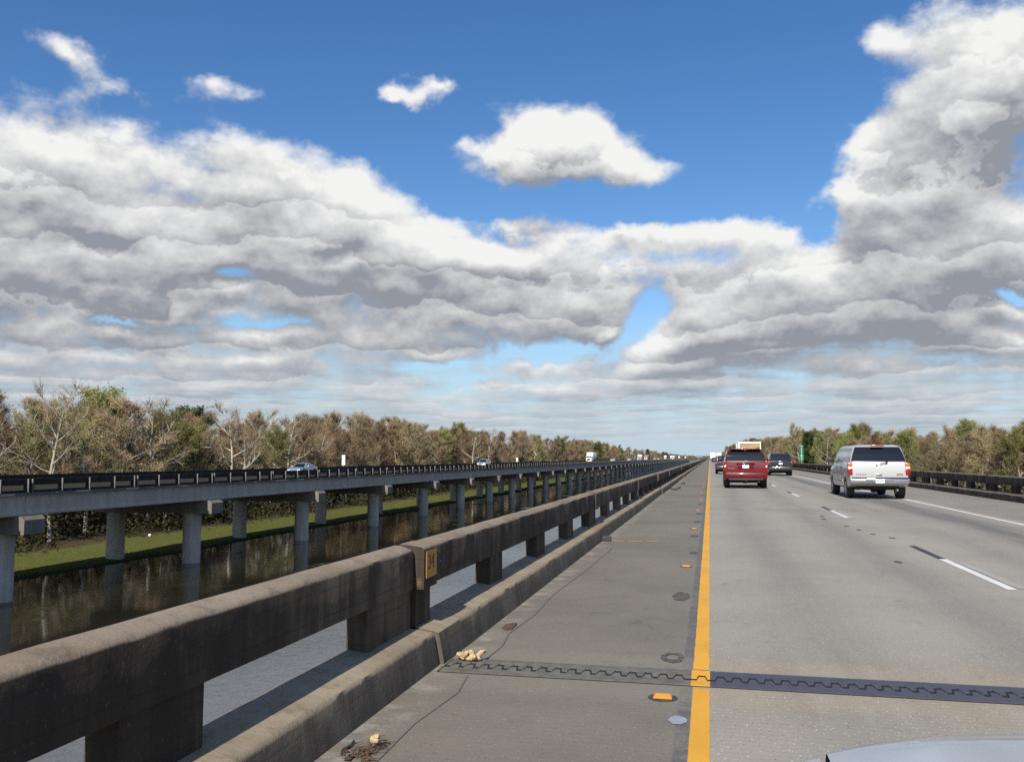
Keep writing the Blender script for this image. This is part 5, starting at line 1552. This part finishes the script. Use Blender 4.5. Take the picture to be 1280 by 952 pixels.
def build_trees():
    rnd = random.Random(77)
    proto = {}
    meshes = {k: [make_tree(*a) + (a[1],) for a in v] for k, v in KINDS.items()}
    count = {}
    def plant(kind, x, y, H, zone, var=None, z=-6.62, rz=None, special=None):
        tm, cm, h0 = meshes[kind][var if var is not None else rnd.randrange(len(meshes[kind]))]
        s = H / h0
        key = (kind, zone)
        lab = special or (TREE_WORDS[kind] + ' ' + PLACES[zone])
        t = thing(kind, lab, 'tree', (x, y, z), rnd.uniform(0, 6.28) if rz is None else rz, (kind.replace('_', ' ') + 's ' + PLACES[zone]) if not special else None)
        wx = rnd.uniform(.88, 1.18)
        t.scale = (s * wx, s * wx, s)
        link('trunk', tm, t); link('crown', cm, t)
        count[kind] = count.get(kind, 0) + 1
    def pick(w):
        r = rnd.random() * sum(w.values())
        for k, v in w.items():
            r -= v
            if r <= 0: return k
        return k
    mixA = {'bare_tree': 6, 'pale_tree': 2.2, 'budding_tree': 1.5, 'evergreen_tree': .12}
    mixB = {'bare_tree': 6.5, 'pale_tree': .6, 'budding_tree': 1.5, 'evergreen_tree': .35}
    # trees that stand out in the view
    for kind, x, y, H, var, lab in (
        ('pale_tree', -62.8, 73.5, 14.6, 1, 'foremost pale trunked tree with wide white limbs at the left end of the left bridge'),
        ('pale_tree', -63.2, 92.5, 13.6, 2, 'pale trunked tree with a dark fork right of the foremost white limbed tree'),
        ('pale_tree', -63.0, 106.5, 15.2, 0, 'tallest straight white trunk in the wood, with level limbs to its right'),
        ('pale_tree', -63.5, 124.0, 14.8, 0, 'white limbed tree right behind the grey-blue sedan'),
        ('evergreen_tree', -76.0, 116.0, 15.8, 0, 'dark evergreen poking above the dip in the left wood'),
        ('budding_tree', -66.0, 98.0, 13.2, 1, 'fresh green leafy tree before the dip in the left wood'),
        ('budding_tree', -72.0, 90.0, 15.4, 1, 'tall pale green tree in the highest part of the left wood')):
        plant(kind, x, y, H, 'L1', var, -6.6, None, lab)
    # left wood
    def top_at(y):
        # crown line of the wood along the left bridge
        tab = [(40, 12.6), (60, 13.0), (72, 14.2), (84, 15.2), (95, 15.0), (104, 13.2), (112, 15.2), (122, 14.6), (150, 15.6), (178, 16.8), (205, 16.0), (290, 17.0), (370, 17.0), (480, 17.2), (820, 15.2), (1600, 14.2), (3000, 14)]
        for a, b in zip(tab, tab[1:]):
            if y <= b[0]: return a[1] + (b[1] - a[1]) * max(0, (y - a[0])) / (b[0] - a[0])
        return 14
    for row, (x0, dy, mx, zone, hmul) in enumerate(((-65.0, 6.4, mixA, 'L1', .93), (-70.0, 5.6, mixB, 'L2', .97), (-75.5, 6.4, mixB, 'L2', 1.03))):
        y = 46 + row * 2.1
        while y < 262:
            plant(pick(mx), x0 + rnd.uniform(-1.7, 1.7), y, top_at(y) * hmul * rnd.uniform(.86, 1.06), zone)
            y += dy * rnd.uniform(.75, 1.3)
    for row, (x0, dy) in enumerate(((-64.5, 9.5), (-70.5, 10.5))):
        y = 264 + row * 4
        while y < 620:
            plant(pick(mixB), x0 + rnd.uniform(-2, 2), y, top_at(y) * rnd.uniform(.84, 1.04), 'L3'); y += dy * rnd.uniform(.75, 1.3)
    y = 625
    while y < 1500:
        plant(pick({'bare_tree': 5, 'evergreen_tree': 1.6, 'budding_tree': 1}), -64 + rnd.uniform(-3, 4), y, top_at(y) * rnd.uniform(.85, 1.08), 'L3'); y += 17 * rnd.uniform(.7, 1.3) * (1 + (y - 625) / 900)  # darker kinds favoured here: a cloud's shadow put into the tree colours
    # right wood
    def rx(y):
        tab = [(60, 50), (150, 45), (290, 38), (430, 32), (540, 25.5), (1000, 21), (2000, 20)]
        for a, b in zip(tab, tab[1:]):
            if y <= b[0]: return a[1] + (b[1] - a[1]) * max(0, (y - a[0])) / (b[0] - a[0])
        return 20
    def rh(y):
        tab = [(60, 12.4), (148, 12.6), (205, 14.2), (251, 14.0), (300, 17.5), (344, 18.2), (430, 17), (540, 19.5), (650, 21), (800, 21.5), (1000, 19), (1500, 16), (2000, 15)]
        for a, b in zip(tab, tab[1:]):
            if y <= b[0]: return a[1] + (b[1] - a[1]) * max(0, (y - a[0])) / (b[0] - a[0])
        return 15
    mixR = {'bare_tree': 5.0, 'pale_tree': 1.0, 'budding_tree': 2.6, 'evergreen_tree': .35}
    plant('evergreen_tree', 46.5, 139.0, 11.6, 'R1', 1, -6.5, None, 'dark green evergreen at the right edge of the view')
    plant('evergreen_tree', 34.0, 318.0, 17.0, 'R1', 0, -6.5, None, 'green evergreen standing above the right wood left of the silver SUV')
    plant('pale_tree', 32.0, 332.0, 20.5, 'R1', 2, -6.5, None, 'tall thin bare tree rising over the right wood by the evergreen')
    for row, (dx, d0) in enumerate(((0, 6.0), (6.0, 6.5), (13, 8.0))):
        y = 112 + row * 2.5
        while y < 480:
            plant(pick(mixR), rx(y) + dx + rnd.uniform(-1.8, 1.8), y, rh(y) * rnd.uniform(.82, 1.04) * (1 + .03 * row), 'R1', None, -6.55); y += d0 * rnd.uniform(.75, 1.3) * (1 + (y - 112) / 330)
    y = 485
    while y < 1500:
        plant(pick(mixR), rx(y) + rnd.uniform(-1, 3), y, rh(y) * rnd.uniform(.8, 1.03), 'R2', None, -6.55); y += 9 * rnd.uniform(.7, 1.3) * (1 + (y - 485) / 500)
    print('TREES', count)

def build_mass():
    """what nobody could count: undergrowth and the far-off wood"""
    rnd = random.Random(31)
    V = Vector
    def tufts(mb, x, y, z0, z1, n, s0, s1, rx, ry):
        for _ in range(n):
            c = V((x + rnd.gauss(0, rx), y + rnd.gauss(0, ry), z0 + (z1 - z0) * rnd.random() ** 1.4))
            a = V((rnd.uniform(-1, 1), rnd.uniform(-1, 1), rnd.uniform(-1, 1))).normalized() * rnd.uniform(s0, s1)
            b = a.cross(V((rnd.uniform(-1, 1), rnd.uniform(-1, 1), rnd.uniform(-1, 1)))).normalized() * rnd.uniform(s0, s1) * .7
            mb.face([c - a, c - b, c + a, c + b])
    mb = MB()
    for k in range(620):
        y = 44 + 330 * rnd.random() ** 1.35; x = -58.8 - 24 * rnd.random() ** 1.4
        hgt = rnd.uniform(1.0, 2.6) if x > -61 else rnd.uniform(2.4, 4.6)
        tufts(mb, x, y, -6.6, -6.6 + hgt, 75, .10, .30, 1.3, 1.8)
    for k in range(120):
        y = 105 + 300 * rnd.random(); x = 27 + 26 * rnd.random()
        if x > 24 + 26 * (1 - y / 600):
            tufts(mb, x, y, -6.6, -6.6 + rnd.uniform(2, 5), 70, .12, .34, 1.4, 2.0)
    tag(mb.build('undergrowth', M['under_leaf'], smooth=False, fix=False), kind='stuff')
    mb = MB()
    for k in range(620):
        y = 40 + 760 * rnd.random() ** 1.3; x = -82 - 22 * rnd.random()
        tufts(mb, x, y, -6.4, rnd.uniform(3.5, 7.2), 62, .35, .9, 1.8, 2.6)
    for k in range(300):
        y = 130 + 700 * rnd.random() ** 1.2; x = 56 - 26 * min(1, y / 700) + 14 * rnd.random()
        tufts(mb, x, y, -6.4, rnd.uniform(2.0, 5.0) + 4.5 * min(1, max(0, (y - 200) / 300)), 62, .3, .8, 1.8, 2.6)
    for k in range(900):
        y = 1400 + 2600 * rnd.random()
        side = rnd.random()
        if side < .42: x = -66 - 260 * rnd.random() ** 2
        elif side < .80: x = 22 + 260 * rnd.random() ** 2
        else: x = rnd.uniform(-150, 150); y = rnd.uniform(3000, 3500)
        tufts(mb, x, y, -6.4, rnd.uniform(5, 8.5), 26, 1.0, 2.6, 5, 14)
    tag(mb.build('far_wood', M['far_wood'], smooth=False, fix=False), kind='stuff')
build_trees()
build_mass()
